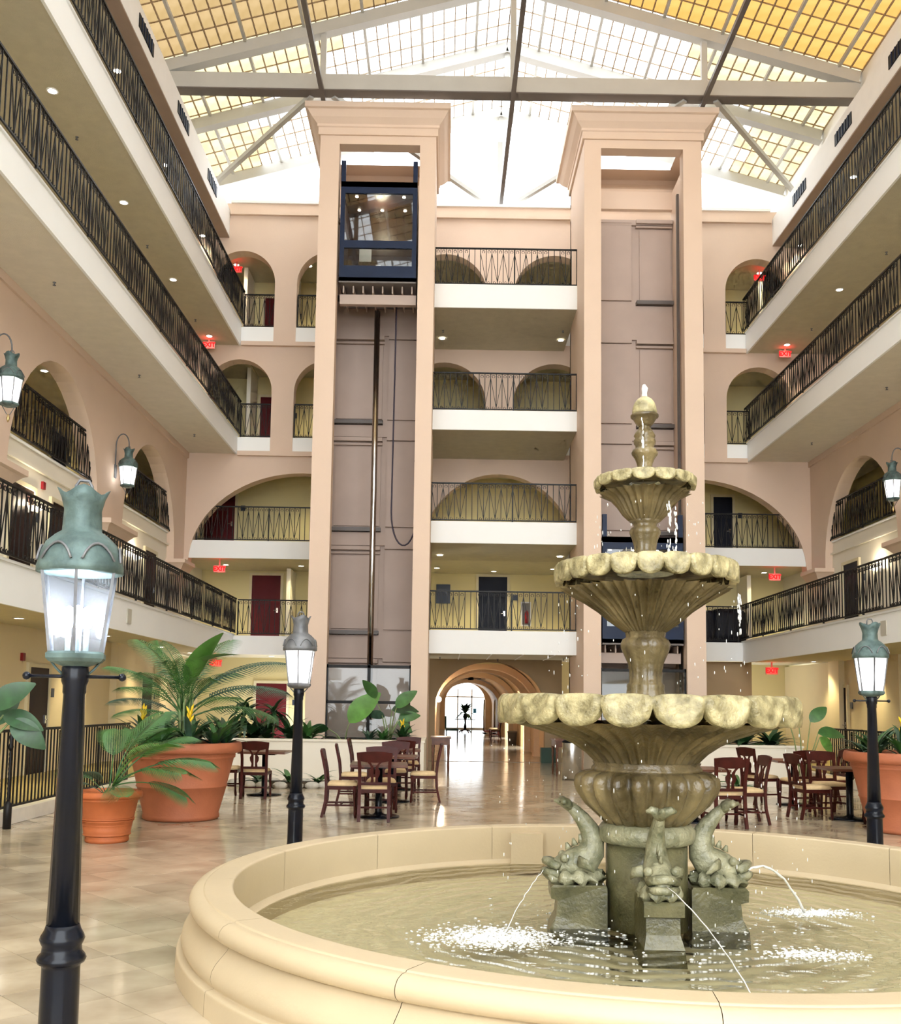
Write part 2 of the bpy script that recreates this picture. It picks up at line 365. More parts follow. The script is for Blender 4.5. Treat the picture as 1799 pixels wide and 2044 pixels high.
# ------------------------------------------------------------------ the two side wings
for side, P in SIDES.items():
    s = P['s']; off = lambda x, d: x + s * d
    # slabs of floors 5, 4, 2 with soffit; cream fascia
    for f in (5, 4):
        S(bx(G(), off(P['F'], .03), P['B'], YS, 31, BT[f], FL[f]), 'ceiling', 'soffit' if f == 5 else 'ceiling_pale', 'textured soffit under the %s balcony, %s side' % (NAME[f], side))
        g = bx(G(), P['F'], off(P['F'], .05), YS, YB, BT[f] - .02, FL[f] + .03); bx(g, off(P['F'], -.03), off(P['F'], .06), YS, YB, FL[f] + .03, FL[f] + .06)
        trim(g, 'white_fascia', 'cream fascia band of the %s balcony, %s side' % (NAME[f], side))
    S(bx(G(), off(P['F2'], .03), P['B'], YS, YB, BT[2], FL[2]), 'ceiling', 'ceiling_tile', 'pale ceiling over the ground floor walk, %s side' % side)
    g = bx(G(), P['F2'], off(P['F2'], .05), YS, YB, BT[2] - .03, FL[2] + .02); bx(g, off(P['F2'], -.03), off(P['F2'], .06), YS, YB, FL[2] + .02, FL[2] + .06)
    trim(g, 'white_fascia', 'cream fascia band of the second floor walkway, %s side' % side)
    S(bx(G(), off(P['C'], .12), P['B'], YS, 31, BT[3] + .2, FL[3]), 'ceiling', 'ceiling_tile', 'slab of the third floor corridor, %s side' % side)
    # pink arcade wall of the third floor
    fn = (lambda u, z, d, P=P, s=s: (P['W'] + s * d, u, z))
    ops = []
    for cyy in (24.8, 18.77, 12.74, 6.7, .7, -5.3): ops.append((cyy - 2.2, cyy + 2.2, 5.2, 5.5, 8.02))
    wl = S(arch_wall(G(), YS, YB + .4, 5.3, BT[4], ops, fn, .38), 'wall_%s' % side, 'pink_plaster', 'pink plaster arcade wall under the fourth floor, %s side' % side)
    bx(G(), off(P['W'], -.05), P['W'], YS, YB, BT[4] - .16, BT[4]).obj('cornice_band', 'pink_plaster', wl)
    for i, cyy in enumerate((27.8, 21.8, 15.75, 9.72)):     # hanging corbels under the arch springings
        g = G(); prof = [(.34, 5.46, .92), (.34, 5.36, .92), (.28, 5.33, .86), (.2, 5.22, .72), (.12, 5.13, .66), (.08, 5.08, .62)]
        y1 = [min(YB - .02, cyy + h) for _, _, h in prof]
        vs = []; fs = []
        for (d, z, h), ym in zip(prof, y1):
            vs += [(off(P['W'], -d), cyy - h, z), (off(P['W'], -d), ym, z), (off(P['W'], .36), ym, z), (off(P['W'], .36), cyy - h, z)]
        for k_ in range(len(prof) - 1):
            for j in range(4): fs.append((k_ * 4 + j, k_ * 4 + (j + 1) % 4, k_ * 4 + 4 + (j + 1) % 4, k_ * 4 + 4 + j))
        fs += [(0, 1, 2, 3), tuple(len(vs) - 4 + j for j in range(4))]
        g.add(vs, fs); g.obj('corbel', 'pink_plaster', wl)
    # cream wall behind the second floor walkway, sill of the third floor openings
    g = bx(G(), P['C'], off(P['C'], .15), YS, YR, FL[2], FL[3] + .02)
    w2 = S(g, 'wall_%s' % side, 'cream_paint', 'cream wall with doors along the second floor walkway, %s side' % side)
    bx(G(), off(P['C'], -.06), P['C'], YS, YB, 5.83, 5.88).obj('moulding', 'cream_paint', w2)
    bx(G(), off(P['C'], -.05), off(P['C'], .15), YS, YB, FL[3] + .02, FL[3] + .06).obj('sill', 'white_fascia', w2)
    # ground floor wall with pilasters
    w1 = S(bx(G(), P['C'], off(P['C'], .15), YS, YR, 0, BT[2]), 'wall_%s' % side, 'corridor_wall', 'cream wall with doors along the ground floor walk, %s side' % side)
    for yy in (6.8, 9.8, 12.9, 16.2, 20.6, 23.2, 26.7): bx(G(), off(P['C'], -.16), P['C'], yy - .35, yy + .35, 0.1, BT[2]).obj('pilaster', 'corridor_wall', w1)
    # rear walls of floors 3, 4, 5
    S(bx(G(), P['B'], off(P['B'], .15), YS, YR, 0, 15.2), 'wall_%s' % side, 'yellow_wall', 'yellow-lit rear wall of the upper corridors, %s side' % side)
    S(bx(G(), off(P['H'], .35), P['B'], YS, YR, 15.1, 15.2), 'ceiling', 'soffit', 'ceiling over the fifth floor balcony, %s side' % side)
    # inner pink wall of the fourth and fifth floor corridors (piers with doors)
    S(bx(G(), off(P['W'], .9), off(P['W'], 1.0), YS, YB, FL[5], 15.1), 'wall_%s' % side, 'mauve_board', 'brown rear wall of the fifth floor balcony, %s side' % side)
    S(bx(G(), off(P['W'], .9), off(P['W'], 1.0), YS, YB, FL[4], BT[5]), 'wall_%s' % side, 'corridor_wall', 'cream rear wall of the fourth floor balcony, %s side' % side)
    # white header under the roof with louvred vents
    hd = S(bx(G(), P['H'], off(P['H'], .3), YS, YB, 15.17, 15.97), 'trim_header_%s' % side, 'header_white', 'white header beam under the skylight, %s side' % side)
    bx(G(), P['H'], off(P['H'], .37), YS, YB, 15.14, 15.18).obj('soffit_board', 'mauve_board', hd)
    for y0 in (25.25, 22.27, 19.29, 16.31):
        v = bx(G(), off(P['H'], -.02), off(P['H'], .02), y0, y0 + 1.0, 15.44, 15.74).obj('air_vent', 'black_plastic', hd)
        for q in range(1, 6): bx(G(), off(P['H'], -.035), off(P['H'], -.018), y0 + q / 6 - .012, y0 + q / 6 + .012, 15.44, 15.74).obj('louvre', 'navy_steel', v)
    # raised ground walk with kerb
    S(bx(G(), off(P['K'], .25), P['C'], YS, YB + 3, 0, .2), 'floor', 'carpet', 'mossy gold carpet of the raised walk, %s side' % side)
    g = bx(G(), P['K'], off(P['K'], .3), YS, 24.0, 0, .18)
    trim(g, 'kerb_stone', 'white stone kerb of the raised walk, %s side' % side)

# doors along the wings
dl = ['brown_door', 'maroon_door']
for i, yy in enumerate((17.65, 19.45, 25.45)):
    door((-7.7, yy, FL[2]), -PI / 2 + PI, .95, 1.98, 'brown_door', 'dark brown %s door on the left second floor walkway' % ORD[i])
for i, yy in enumerate((18.8, 25.6)):
    door((-7.7, yy, .18), PI / 2, .9, 2.0, 'brown_door', 'dark brown %s door on the left ground floor walk' % ['near', 'far'][i])
for i, yy in enumerate((19.6, 21.6, 25.7)):
    door((10.62, yy, FL[2]), -PI / 2, .95, 2.0, 'navy_door', 'near-black %s door on the right second floor walkway' % ORD[i])
for i, yy in enumerate((21.4, 26.6)):
    door((10.62, yy, .18), -PI / 2, .9, 2.0, 'brown_door', 'dark brown %s door on the right ground floor walk' % ['near', 'far'][i])
for i, yy in enumerate((18.3, 24.2)): door((-9.7, yy, FL[3]), PI / 2, .9, 2.0, 'navy_door', 'dark %s door of the left third floor corridor' % ORD[i])
door((12.6, 25.0, FL[3]), -PI / 2, .9, 2.0, 'navy_door', 'dark door of the right third floor corridor')
for i, yy in enumerate((14, 18, 22, 26)):
    for f in (4, 5):
        door((-8.4, yy, FL[f]), PI / 2, .9, 2.0, 'brown_door', '%s brown door on the left %s balcony' % (ORD[i], NAME[f]))
        if yy > 17: door((11.32, yy, FL[f]), -PI / 2, .9, 2.0, 'brown_door', '%s brown door on the right %s balcony' % (ORD[i], NAME[f]))

# ------------------------------------------------------------------ end wall
fb = lambda u, z, d: (u, YB + d, z)
XL, XRt = -7.5, 10.42
def mir(a, b): return (2 * XA - b, 2 * XA - a)
def small(zb, zs, zc):
    o = [(-7.03, -5.14), (-4.50, -2.6), (-1.36, 1.06)]; o += [mir(a, b) for a, b in o]
    return [(a, b, zb, zs if b - a < 2.2 else zc - 1.21, zc) for a, b in o]
g = G(); ew = S(arch_wall(g, XL - 2.2, XRt + 2.2, 11.95, 16.2, small(12.03, 13.78, 14.75), fb, .4), 'wall_back', 'pink_plaster', 'pink end wall of the fifth floor with round arches')
ew4 = S(arch_wall(G(), XL - 2.2, XRt + 2.2, 8.72, 11.95, small(8.78, 10.53, 11.48), fb, .4), 'wall_back', 'pink_plaster', 'pink end wall of the fourth floor with round arches')
big = [(-7.38, -.95, 5.0, 5.5, 8.14), (-.80, 3.70, 5.0, 5.7, 8.2)]; a, b = mir(-7.38, -.95); big.append((a, b, 5.0, 5.5, 8.14))
ew3 = S(arch_wall(G(), XL, XRt, 5.4, 8.72, big, fb, .4, 34), 'wall_back', 'pink_plaster', 'pink end wall of the third floor with wide flat arches')
for z, t_ in ((11.93, ew), (8.68, ew4)):
    for xa, xb in ((-6.05, -3.3), (6.2, 8.6)): G().box(xa, xb, YB - .12, YB, z - .06, z + .06).obj('string_course', 'pink_plaster', t_)
G().box(-6.5, 9.4, YB - .1, YB, 15.82, 15.92).obj('parapet_band', 'pink_plaster', ew)
G().box(-6.5, 9.4, YB - .05, 29.4, 16.2, 16.28).obj('parapet_cap', 'header_white', ew)
# slabs behind the end wall (white edges show in the openings)
for f in (5, 4, 3, 2):
    y0 = YB + .04 if f > 2 else YB - .06
    S(G().box(XL - 2.2, XRt + 2.2, y0 + .03, YR, BT[f] + .06, FL[f] - .01), 'ceiling', 'soffit' if f > 3 else 'ceiling_tile', 'slab of the %s corridor behind the end wall' % NAME[f])
    segs = [(XL if f > 2 else -6.03, -.5), (3.4, XRt if f > 2 else 8.43)] if f < 4 else [(XL, XRt)]
    for q, (xa, xb) in enumerate(segs): trim(G().box(xa, xb, y0, y0 + .03, BT[f] + .02, FL[f] + .02), 'white_fascia', 'white slab edge of the %s at the end wall%s' % (NAME[f], [', left of the lifts', ', right of the lifts'][q] if len(segs) > 1 else ''))
rw = S(G().box(-9.85, -.42, YR, YR + .15, 0, 15.2).box(3.29, 12.75, YR, YR + .15, 0, 15.2).box(-.42, 3.29, YR, YR + .15, 2.87, 15.2), 'wall_back', 'yellow_wall', 'yellow-lit rear wall of the end corridors')
S(G().box(-9.85, 12.75, YB + .4, YR, 15.1, 15.2), 'ceiling', 'soffit', 'ceiling of the fifth floor end corridor')
DO = [(-5.66, 2, .9, 'maroon_door'), (-7.2, 3, .95, 'maroon_door'), (-5.6, 4, .85, 'maroon_door'), (-5.55, 5, .85, 'maroon_door'), (8.73, 3, .6, 'navy_door'), (1.46, 2, .9, 'navy_door'), (-5.4, 1, .95, 'maroon_door')]
for x, f, wd, m in DO:
    zz = FL.get(f, .05)
    d = door((x, YR, zz), 0, wd, 2.12 if x != 1.46 else 2.18, m, '%s door at the end of the %s%s' % ('dark red' if m[0] == 'm' else 'navy', NAME[f], ', behind the lift lobby railing' if x == 1.46 else ', left of the lifts' if x < 0 else ', right of the lifts'))
# pale partition returns in the end corridors
for x, f in ((-6.4, 5), (-4.9, 5), (-6.2, 4), (-4.8, 2), (9.2, 2), (9.7, 5)):
    S(G().box(x - .06, x + .06, YR - 1.1, YR, FL[f], BT.get(f + 1, 15.1)), 'wall_back', 'cream_paint', 'cream partition at the end of the %s corridor, %s' % (NAME[f], 'far left' if x < -5.5 else 'left of the lifts' if x < 0 else 'right of the lifts'))

# ------------------------------------------------------------------ lift lobby bridges between the towers
YF = 24.9
BB = {5: (11.86, 12.47), 4: (8.62, 9.12), 3: (5.68, 6.22), 2: (2.87, 3.44)}
for f, (z0, z1) in BB.items():
    S(G().box(-.44, 3.31, YF + .05, YB + .05, z0 + .01, z1 - .01), 'ceiling', 'soffit' if f > 2 else 'ceiling_tile', 'soffit under the %s lift lobby bridge' % NAME[f])
    trim(G().box(-.44, 3.31, YF, YF + .05, z0, z1 + .02), 'white_fascia', 'white fascia of the %s bridge between the lift towers' % NAME[f])
    if f == 2:
        for k_ in range(4): trim(G().box(.35 + k_ * .8, .375 + k_ * .8, YF + .1, YB, z0 - .008, z0 + .02), 'white_fascia', 'thin pale ceiling strip under the lowest bridge, %s from the left' % ORD[k_])
# ------------------------------------------------------------------ ground floor end wall and vaulted passage to the far doors
fa = lambda u, z, d: (u, 28.35 + d, z)
vw = S(arch_wall(G(), -.46, 3.33, 0, 2.9, [(-.28, 2.85, 0, 1.55, 2.82)], fa, .3, 26), 'wall_back', 'brown_wall', 'brown wall around the arched passage between the lift towers')
S(G().box(6.0, 8.75, 28.3, 28.45, 0, 2.92), 'wall_back', 'brown_wall', 'brown ground floor wall right of the right lift tower')
pv = struct('wall_passage', 'vaulted peach passage leading to the bright far doors')
def vault(y0, y1, r, zs, rise, th, m, nm):
    g = G(); n = 22; cxx = XA - .17; a_ = [(cxx - r * math.cos(PI * i / n), zs + rise * math.sin(PI * i / n)) for i in range(n + 1)]
    b_ = [(cxx - (r + th) * math.cos(PI * i / n), zs + (rise + th) * math.sin(PI * i / n)) for i in range(n + 1)]
    a_ = [(a_[0][0], 0)] + a_ + [(a_[-1][0], 0)]; b_ = [(b_[0][0], 0)] + b_ + [(b_[-1][0], 0)]
    for i in range(len(a_) - 1): g.prism([a_[i], a_[i + 1], b_[i + 1], b_[i]], lambda u, z, d: (u, d, z), y0, y1)
    return g.obj(nm, m, pv)
for y0, y1 in ((28.65, 36.3), (39.2, 47), (49.5, 64)): vault(y0, y1, 1.72, 1.55, 1.45, .1, 'lobby_wall', 'vault')
g = G(); n = 22; cxx = XA - .17       # vault bays with an opening on the right side
for y0, y1 in ((36.3, 39.2), (47, 49.5)):
    pts = [(cxx - 1.72 * math.cos(PI * i / n), 1.55 + 1.45 * math.sin(PI * i / n)) for i in range(n + 1)]; pts = [(pts[0][0], 0)] + pts
    pt2 = [(cxx - 1.82 * math.cos(PI * i / n), 1.55 + 1.55 * math.sin(PI * i / n)) for i in range(n + 1)]; pt2 = [(pt2[0][0], 0)] + pt2
    for i in range(len(pts) - 4): g.prism([pts[i], pts[i + 1], pt2[i + 1], pt2[i]], lambda u, z, d: (u, d, z), y0, y1)
g.obj('vault_with_opening', 'lobby_wall', pv)
for yy in (31.5, 34.8, 41.0, 52.0): vault(yy, yy + .55, 1.54, 1.5, 1.24, .2, 'lobby_wall', 'arch_rib')
S(G().box(-3, 6, 28.4, 66, -.2, 0), 'floor', 'travertine', 'polished floor of the passage to the far doors')
wd_ = struct('window_1', 'bright glazed far doors at the end of the passage')
g = G(); cxx = XA - .17
for x in (-1.3, -.45, .45, 1.3): g.box(cxx + x - .04, cxx + x + .04, 64, 64.08, 0, 2.6)
g.box(cxx - 1.6, cxx + 1.6, 64, 64.08, 2.05, 2.13).box(cxx - 1.6, cxx + 1.6, 64, 64.08, 0, .12); g.obj('frame', 'header_white', wd_)
for x0, x1 in ((-1.6, -1.34), (-1.26, -.49), (-.41, .41), (.49, 1.26), (1.34, 1.6)):
    G().box(cxx + x0, cxx + x1, 64.03, 64.05, .12, 2.05).obj('pane', 'glass', wd_)
G().box(cxx + .55, cxx + .75, 64.0, 64.02, 1.05, 1.35).obj('notice', 'blue_sign', wd_)
S(arch_wall(G(), -3, 6, 0, 4, [(cxx - 1.25, cxx + 1.3, 0, 1.75, 3.0)], lambda u, z, d: (u, 63.6 + d, z), .3), 'wall_back', 'lobby_wall', 'peach arched surround of the far doors')
# ------------------------------------------------------------------ skylight roof
ZAP, SL = 19.4, .28
def rz(x, dz=0): return ZAP - SL * abs(x - XA) + dz
roof = struct('roof', 'gabled skylight of amber translucent panels')
PW, PD = .287, .615
pts = []
def in_frame(x, y, z):
    dy = y + .0926 * (z - 1.6); u = -.0926 * y + (z - 1.6)
    X = 899.5 + 1979.3 * (x / dy) + 14 * u / dy * 1.979 * 10 * .1; Yp = 1222 - 1979.3 * u / dy
    return -10 < X < 1810 and -15 < Yp < 420
slope_a = math.atan(SL); cs = math.cos(slope_a)
pmeshes = {}
for nm in ('panel_amber', 'panel_honey', 'panel_cream', 'panel_pale'):
    hx, hy = PW / cs / 2 - .004, PD / 2 - .004
    pmeshes[nm] = G().box(-hx, hx, -hy, hy, -.006, .006).mesh('glass_panel', nm); pmeshes[nm].materials.append(M['clear_face'])
    for k_, f_ in enumerate(pmeshes[nm].polygons): f_.material_index = 0 if k_ == 0 else 1
cand = []; YG = 29.3; nrow = int((YG - YS) / PD)
for r_ in range(nrow):
    yc = YG - .15 - (r_ + .5) * PD
    for sd in (-1, 1):
        for k_ in range(30):
            xc = XA + sd * (k_ + .5) * PW
            q = random.random() * .25 + (23.1 - yc) * .04
            if yc < 23.1: m = 'panel_amber' if sd > 0 else 'panel_honey'
            elif yc < 25.6: m = 'panel_pale' if k_ < 14 + (yc - 24) * 3 + random.random() * 2 else 'panel_cream'
            else: m = 'panel_pale' if k_ < 22 + random.random() * 3 else 'panel_cream'
            if yc < 17: m = ['panel_honey', 'panel_pale'][(k_ // 5 + int(yc / 3)) % 2]  # unseen part of the roof: pale bands added to let in more daylight
            cand.append((yc, xc, sd, m))
vis = [c for c in cand if in_frame(c[1], c[0], rz(c[1], .3))]
vis.sort(); picked = set((c[0], c[1]) for c in vis[:300])
rest = {}
for yc, xc, sd, m in cand:
    if (yc, xc) in picked: put('glass_panel', pmeshes[m], roof, (xc, yc, rz(xc, .3)), (0, sd * slope_a, 0))
    else: rest.setdefault(m, []).append((yc, xc))
for m, L in rest.items():
    g = G()
    for yc, xc in L:
        hx, hy = PW / 2 - .003, PD / 2 - .004
        g.add([(xc - hx, yc - hy, rz(xc - hx, .3)), (xc + hx, yc - hy, rz(xc + hx, .3)), (xc + hx, yc + hy, rz(xc + hx, .3)), (xc - hx, yc + hy, rz(xc - hx, .3))], [(0, 1, 2, 3)])
    tag(g.obj('glass_panel_field', m, roof, fix=False), kind='stuff')
mm = G().box(-.014, .014, YS, YG - .1, -.035, .012).mesh('mullion', 'mullion'); pm = G().box(-.035, .035, YS, YG - .1, -.09, 0).mesh('purlin', 'steel_paint')
for sd in (-1, 1):
    for k_ in range(0, 31):
        x = XA + sd * k_ * PW
        put('purlin' if k_ % 5 == 3 else 'mullion', pm if k_ % 5 == 3 else mm, roof, (x, 0, rz(x, .29)))
    hw = 30 * PW
    cm = G().bar((0, 0, 0), (hw, 0, -SL * hw), .02, .03).mesh('cross_bar', 'mullion')
    for r_ in range(nrow + 1):
        put('cross_bar', cm, roof, (XA, YG - .15 - r_ * PD, rz(XA, .29)), None, (sd, 1, 1))
# outer weathering strip closing the eaves
for side, P in SIDES.items():
    s = P['s']; g = bx(G(), P['H'] + s * .05, P['H'] + s * 3.3, YS, YG + .2, 15.97, 16.05)
    trim(g, 'header_white', 'white eaves board beside the skylight, %s side' % side)
    xe = XA + s * 30 * PW
    g = bx(G(), xe, xe + s * .08, YS, YG + .2, 15.97, rz(xe, .34)); trim(g, 'header_white', 'white upstand at the skylight eaves, %s side' % side)
def truss(y, full, label):
    t = struct('roof_truss', label)
    for sd, xe in ((-1, -7.1), (1, 10.0)):
        G().bar((XA, y, rz(XA, .1)), (xe, y, rz(xe, .1)), .16, .3).obj('rafter', 'steel_paint', t)
        G().bar((XA, y, rz(XA, -.07)), (xe, y, rz(xe, -.07)), .26, .03).obj('rafter_flange', 'steel_paint', t)
    if full:
        G().box(-7.1, 10.0, y - .1, y + .1, 16.52, 16.95).obj('bottom_chord', 'steel_paint', t)
        G().box(-7.1, 10.0, y - .16, y + .16, 16.49, 16.52).obj('chord_flange', 'steel_dark', t)
        for x in (-3.22, 1.46, 6.17): G().box(x - .07, x + .07, y - .07, y + .07, 16.95, rz(x)).obj('post', 'steel_paint', t)
    else:
        G().box(1.38, 1.52, y - .07, y + .07, 18.6, rz(XA)).obj('post', 'steel_paint', t)
    return t
truss(23.1, True, 'grey steel roof truss with a long flat tie beam above the lift towers')
truss(25.6, False, 'grey steel rafters of the middle roof frame behind the tie beam')
truss(28.55, False, 'pale steel rafters of the rearmost roof frame at the bright gable')
truss(15.4, True, 'steel roof truss above the fountain, overhead')
tie = struct('roof_bracing', 'steel ties and diagonal braces in the plane of the tie beam')
for x in (-3.22, 1.46, 6.17): G().box(x - .055, x + .055, 10, 29.2, 16.42, 16.53).obj('long_tie', 'steel_dark', tie)
for a, b in (((-3.5, 23.2), (-6.85, 27.4)), ((6.45, 23.1), (9.9, 27.4)), ((-2.97, 23.2), (1.25, 28.6)), ((5.7, 23.1), (1.67, 28.6))):
    G().bar((a[0], a[1], 16.5), (b[0], b[1], 16.5), .12, .12).obj('diagonal_brace', 'steel_paint', tie)
g = G(); g.box(1.38, 1.54, 29.05, 29.2, 16.28, rz(XA)); g.obj('gable_post', 'steel_paint', tie)
w1_ = struct('window_2', 'wide clear gable window above the end wall')
npan = 8; G().box(-7.1, 10.0, 29.25, 29.35, 16.2, 16.4).obj('sill', 'header_white', w1_)
for i in range(npan):
    xa = -7.0 + 16.9 * i / npan; xb = -7.0 + 16.9 * (i + 1) / npan; mid = []
    if xa < XA < xb: mid = [(XA, 29.3, rz(XA, .25))]
    P_ = [(xa + .03, 29.3, 16.4), (xb - .03, 29.3, 16.4), (xb - .03, 29.3, rz(xb, .25))] + mid + [(xa + .03, 29.3, rz(xa, .25))]
    G().add(P_, [tuple(range(len(P_)))]).obj('pane', 'gable_glass', w1_, fix=False)

# ------------------------------------------------------------------ lift towers
TY0, TY1 = 23.6, 26.2
def tower(name, x0, x1, o0, o1, label):
    t = struct(name, label)
    G().box(x0, o0, TY0, TY0 + .35, 0, 15.5).obj('front_pier', 'tower_plaster', t)
    G().box(o1, x1, TY0, TY0 + .35, 0, 15.5).obj('front_pier', 'tower_plaster', t)
    G().box(x0, x1, TY0, TY0 + .35, 15.5, 15.78).obj('lintel', 'tower_plaster', t)
    for xa, xb in ((x0, x0 + .14), (x1 - .14, x1)): G().box(xa, xb, TY0 + .35, TY1 + .15, 0, 15.78).obj('side_wall', 'tower_plaster', t)
    G().box(x0, x1, TY1, TY1 + .15, 0, 14.95).obj('shaft_back', 'shaft_panel', t)
    G().box(x0, x1, TY1, TY1 + .15, 15.28, 15.78).obj('back_lintel', 'tower_plaster', t)
    # cornice: stacked mouldings all round
    prof = [(0, 15.72), (.05, 15.72), (.05, 15.9), (.08, 15.92), (.08, 15.98), (.12, 16.02), (.2, 16.1), (.27, 16.2), (.3, 16.24), (.36, 16.26), (.36, 16.40), (-.2, 16.40)]
    vs = []; fs = []
    for d, z in prof: vs += [(x0 - d, TY0 - d, z), (x1 + d, TY0 - d, z), (x1 + d, TY1 + .15 + d, z), (x0 - d, TY1 + .15 + d, z)]
    for k_ in range(len(prof) - 1):
        for j in range(4): fs.append((k_ * 4 + j, k_ * 4 + (j + 1) % 4, k_ * 4 + 4 + (j + 1) % 4, k_ * 4 + 4 + j))
    G().add(vs, fs).obj('cornice', 'tower_plaster', t)
    return t
tl = tower('lift_tower_left', -3.31, -.42, -2.83, -.82, 'tall pink lift tower with the raised glass car, left of the bridges')
tr = tower('lift_tower_right', 3.29, 6.22, 3.71, 5.76, 'tall pink lift tower behind the fountain, right of the bridges')
# landing-door panels on the shaft backs
def shaft(t, xa, xb, xs, flip):
    """xs: seam between the wide and narrow panel columns"""
    lv = [(.3, 2.55), (3.5, 5.55), (6.25, 8.5), (9.17, 11.3), (12.6, 14.7)]
    for i, (z0, z1) in enumerate(lv):
        zt = lv[i + 1][0] if i < 4 else 14.9
        da, db = ((xa, xs - .06), (xs + .06, xb)) if not flip else ((xs + .06, xb), (xa, xs - .06))
        G().box(da[0] + .1, da[1] - .03, TY1 - .05, TY1, z0 + .06, z1 - .04).obj('landing_door', 'shaft_panel', t)      # door leaf
        G().box(db[0], db[1], TY1 - .07, TY1, z0 + .04, z1 + .1).obj('wall_panel', 'shaft_panel', t)
        g = G().box(da[0], da[1], TY1 - .16, TY1, z1 + .1, z1 + .2); g.box(da[0], da[1], TY1 - .1, TY1, z1, z1 + .05); g.obj('door_head', 'shaft_panel', t)
        G().box(da[0], da[1], TY1 - .2, TY1, z0 - .1, z0).obj('door_sill', 'steel_dark', t)
        G().box(db[0], db[1], TY1 - .09, TY1, z1 + .14, zt - .02).obj('wall_panel', 'shaft_panel', t)
        G().box(min(da[0], db[0]), max(da[1], db[1]), TY1 - .075, TY1, z1 + .23, zt - .12).obj('wall_panel', 'shaft_panel', t)
        bxp = db[0] + (db[1] - db[0]) * (.75 if not flip else .1)
        G().box(bxp - .03, bxp + .03, TY1 - .13, TY1 - .07, z1 - .42, z1 - .28).box(bxp - .07, bxp + .07, TY1 - .11, TY1 - .07, z1 - .44, z1 - .4).obj('door_lock', 'steel_dark', t)
    for x in (xa + .06, xb - .06): G().box(x - .03, x + .03, TY1 - 1.0, TY1 - .9, .2, 15.2).obj('guide_rail', 'steel_dark', t)
shaft(tl, -3.15, -.57, -1.72, False)
shaft(tr, 3.45, 6.06, 5.0, True)
# glazed gate at the foot of the left shaft
g = G()
for x in (-2.83, -1.82, -.82): g.box(x - .035, x + .035, TY0 + .1, TY0 + .16, .75, 2.52)
for z in (.75, 1.62, 2.47): g.box(-2.83, -.82, TY0 + .1, TY0 + .16, z - .035, z + .035)
g.obj('gate_frame', 'iron', tl)
for x0, x1 in ((-2.8, -1.86), (-1.79, -.85)):
    for z0, z1 in ((.79, 1.58), (1.66, 2.43)): G().box(x0, x1, TY0 + .12, TY0 + .135, z0, z1).obj('gate_pane', 'glass', tl)
g = G()
for x in (3.71, 4.73, 5.76): g.box(x - .035, x + .035, TY0 + .1, TY0 + .16, .75, 2.52)
for z in (.75, 1.62, 2.47): g.box(3.71, 5.76, TY0 + .1, TY0 + .16, z - .035, z + .035)
g.obj('gate_frame', 'iron', tr)
for x0, x1 in ((3.75, 4.69), (4.77, 5.72)):
    for z0, z1 in ((.79, 1.58), (1.66, 2.43)): G().box(x0, x1, TY0 + .12, TY0 + .135, z0, z1).obj('gate_pane', 'glass', tr)
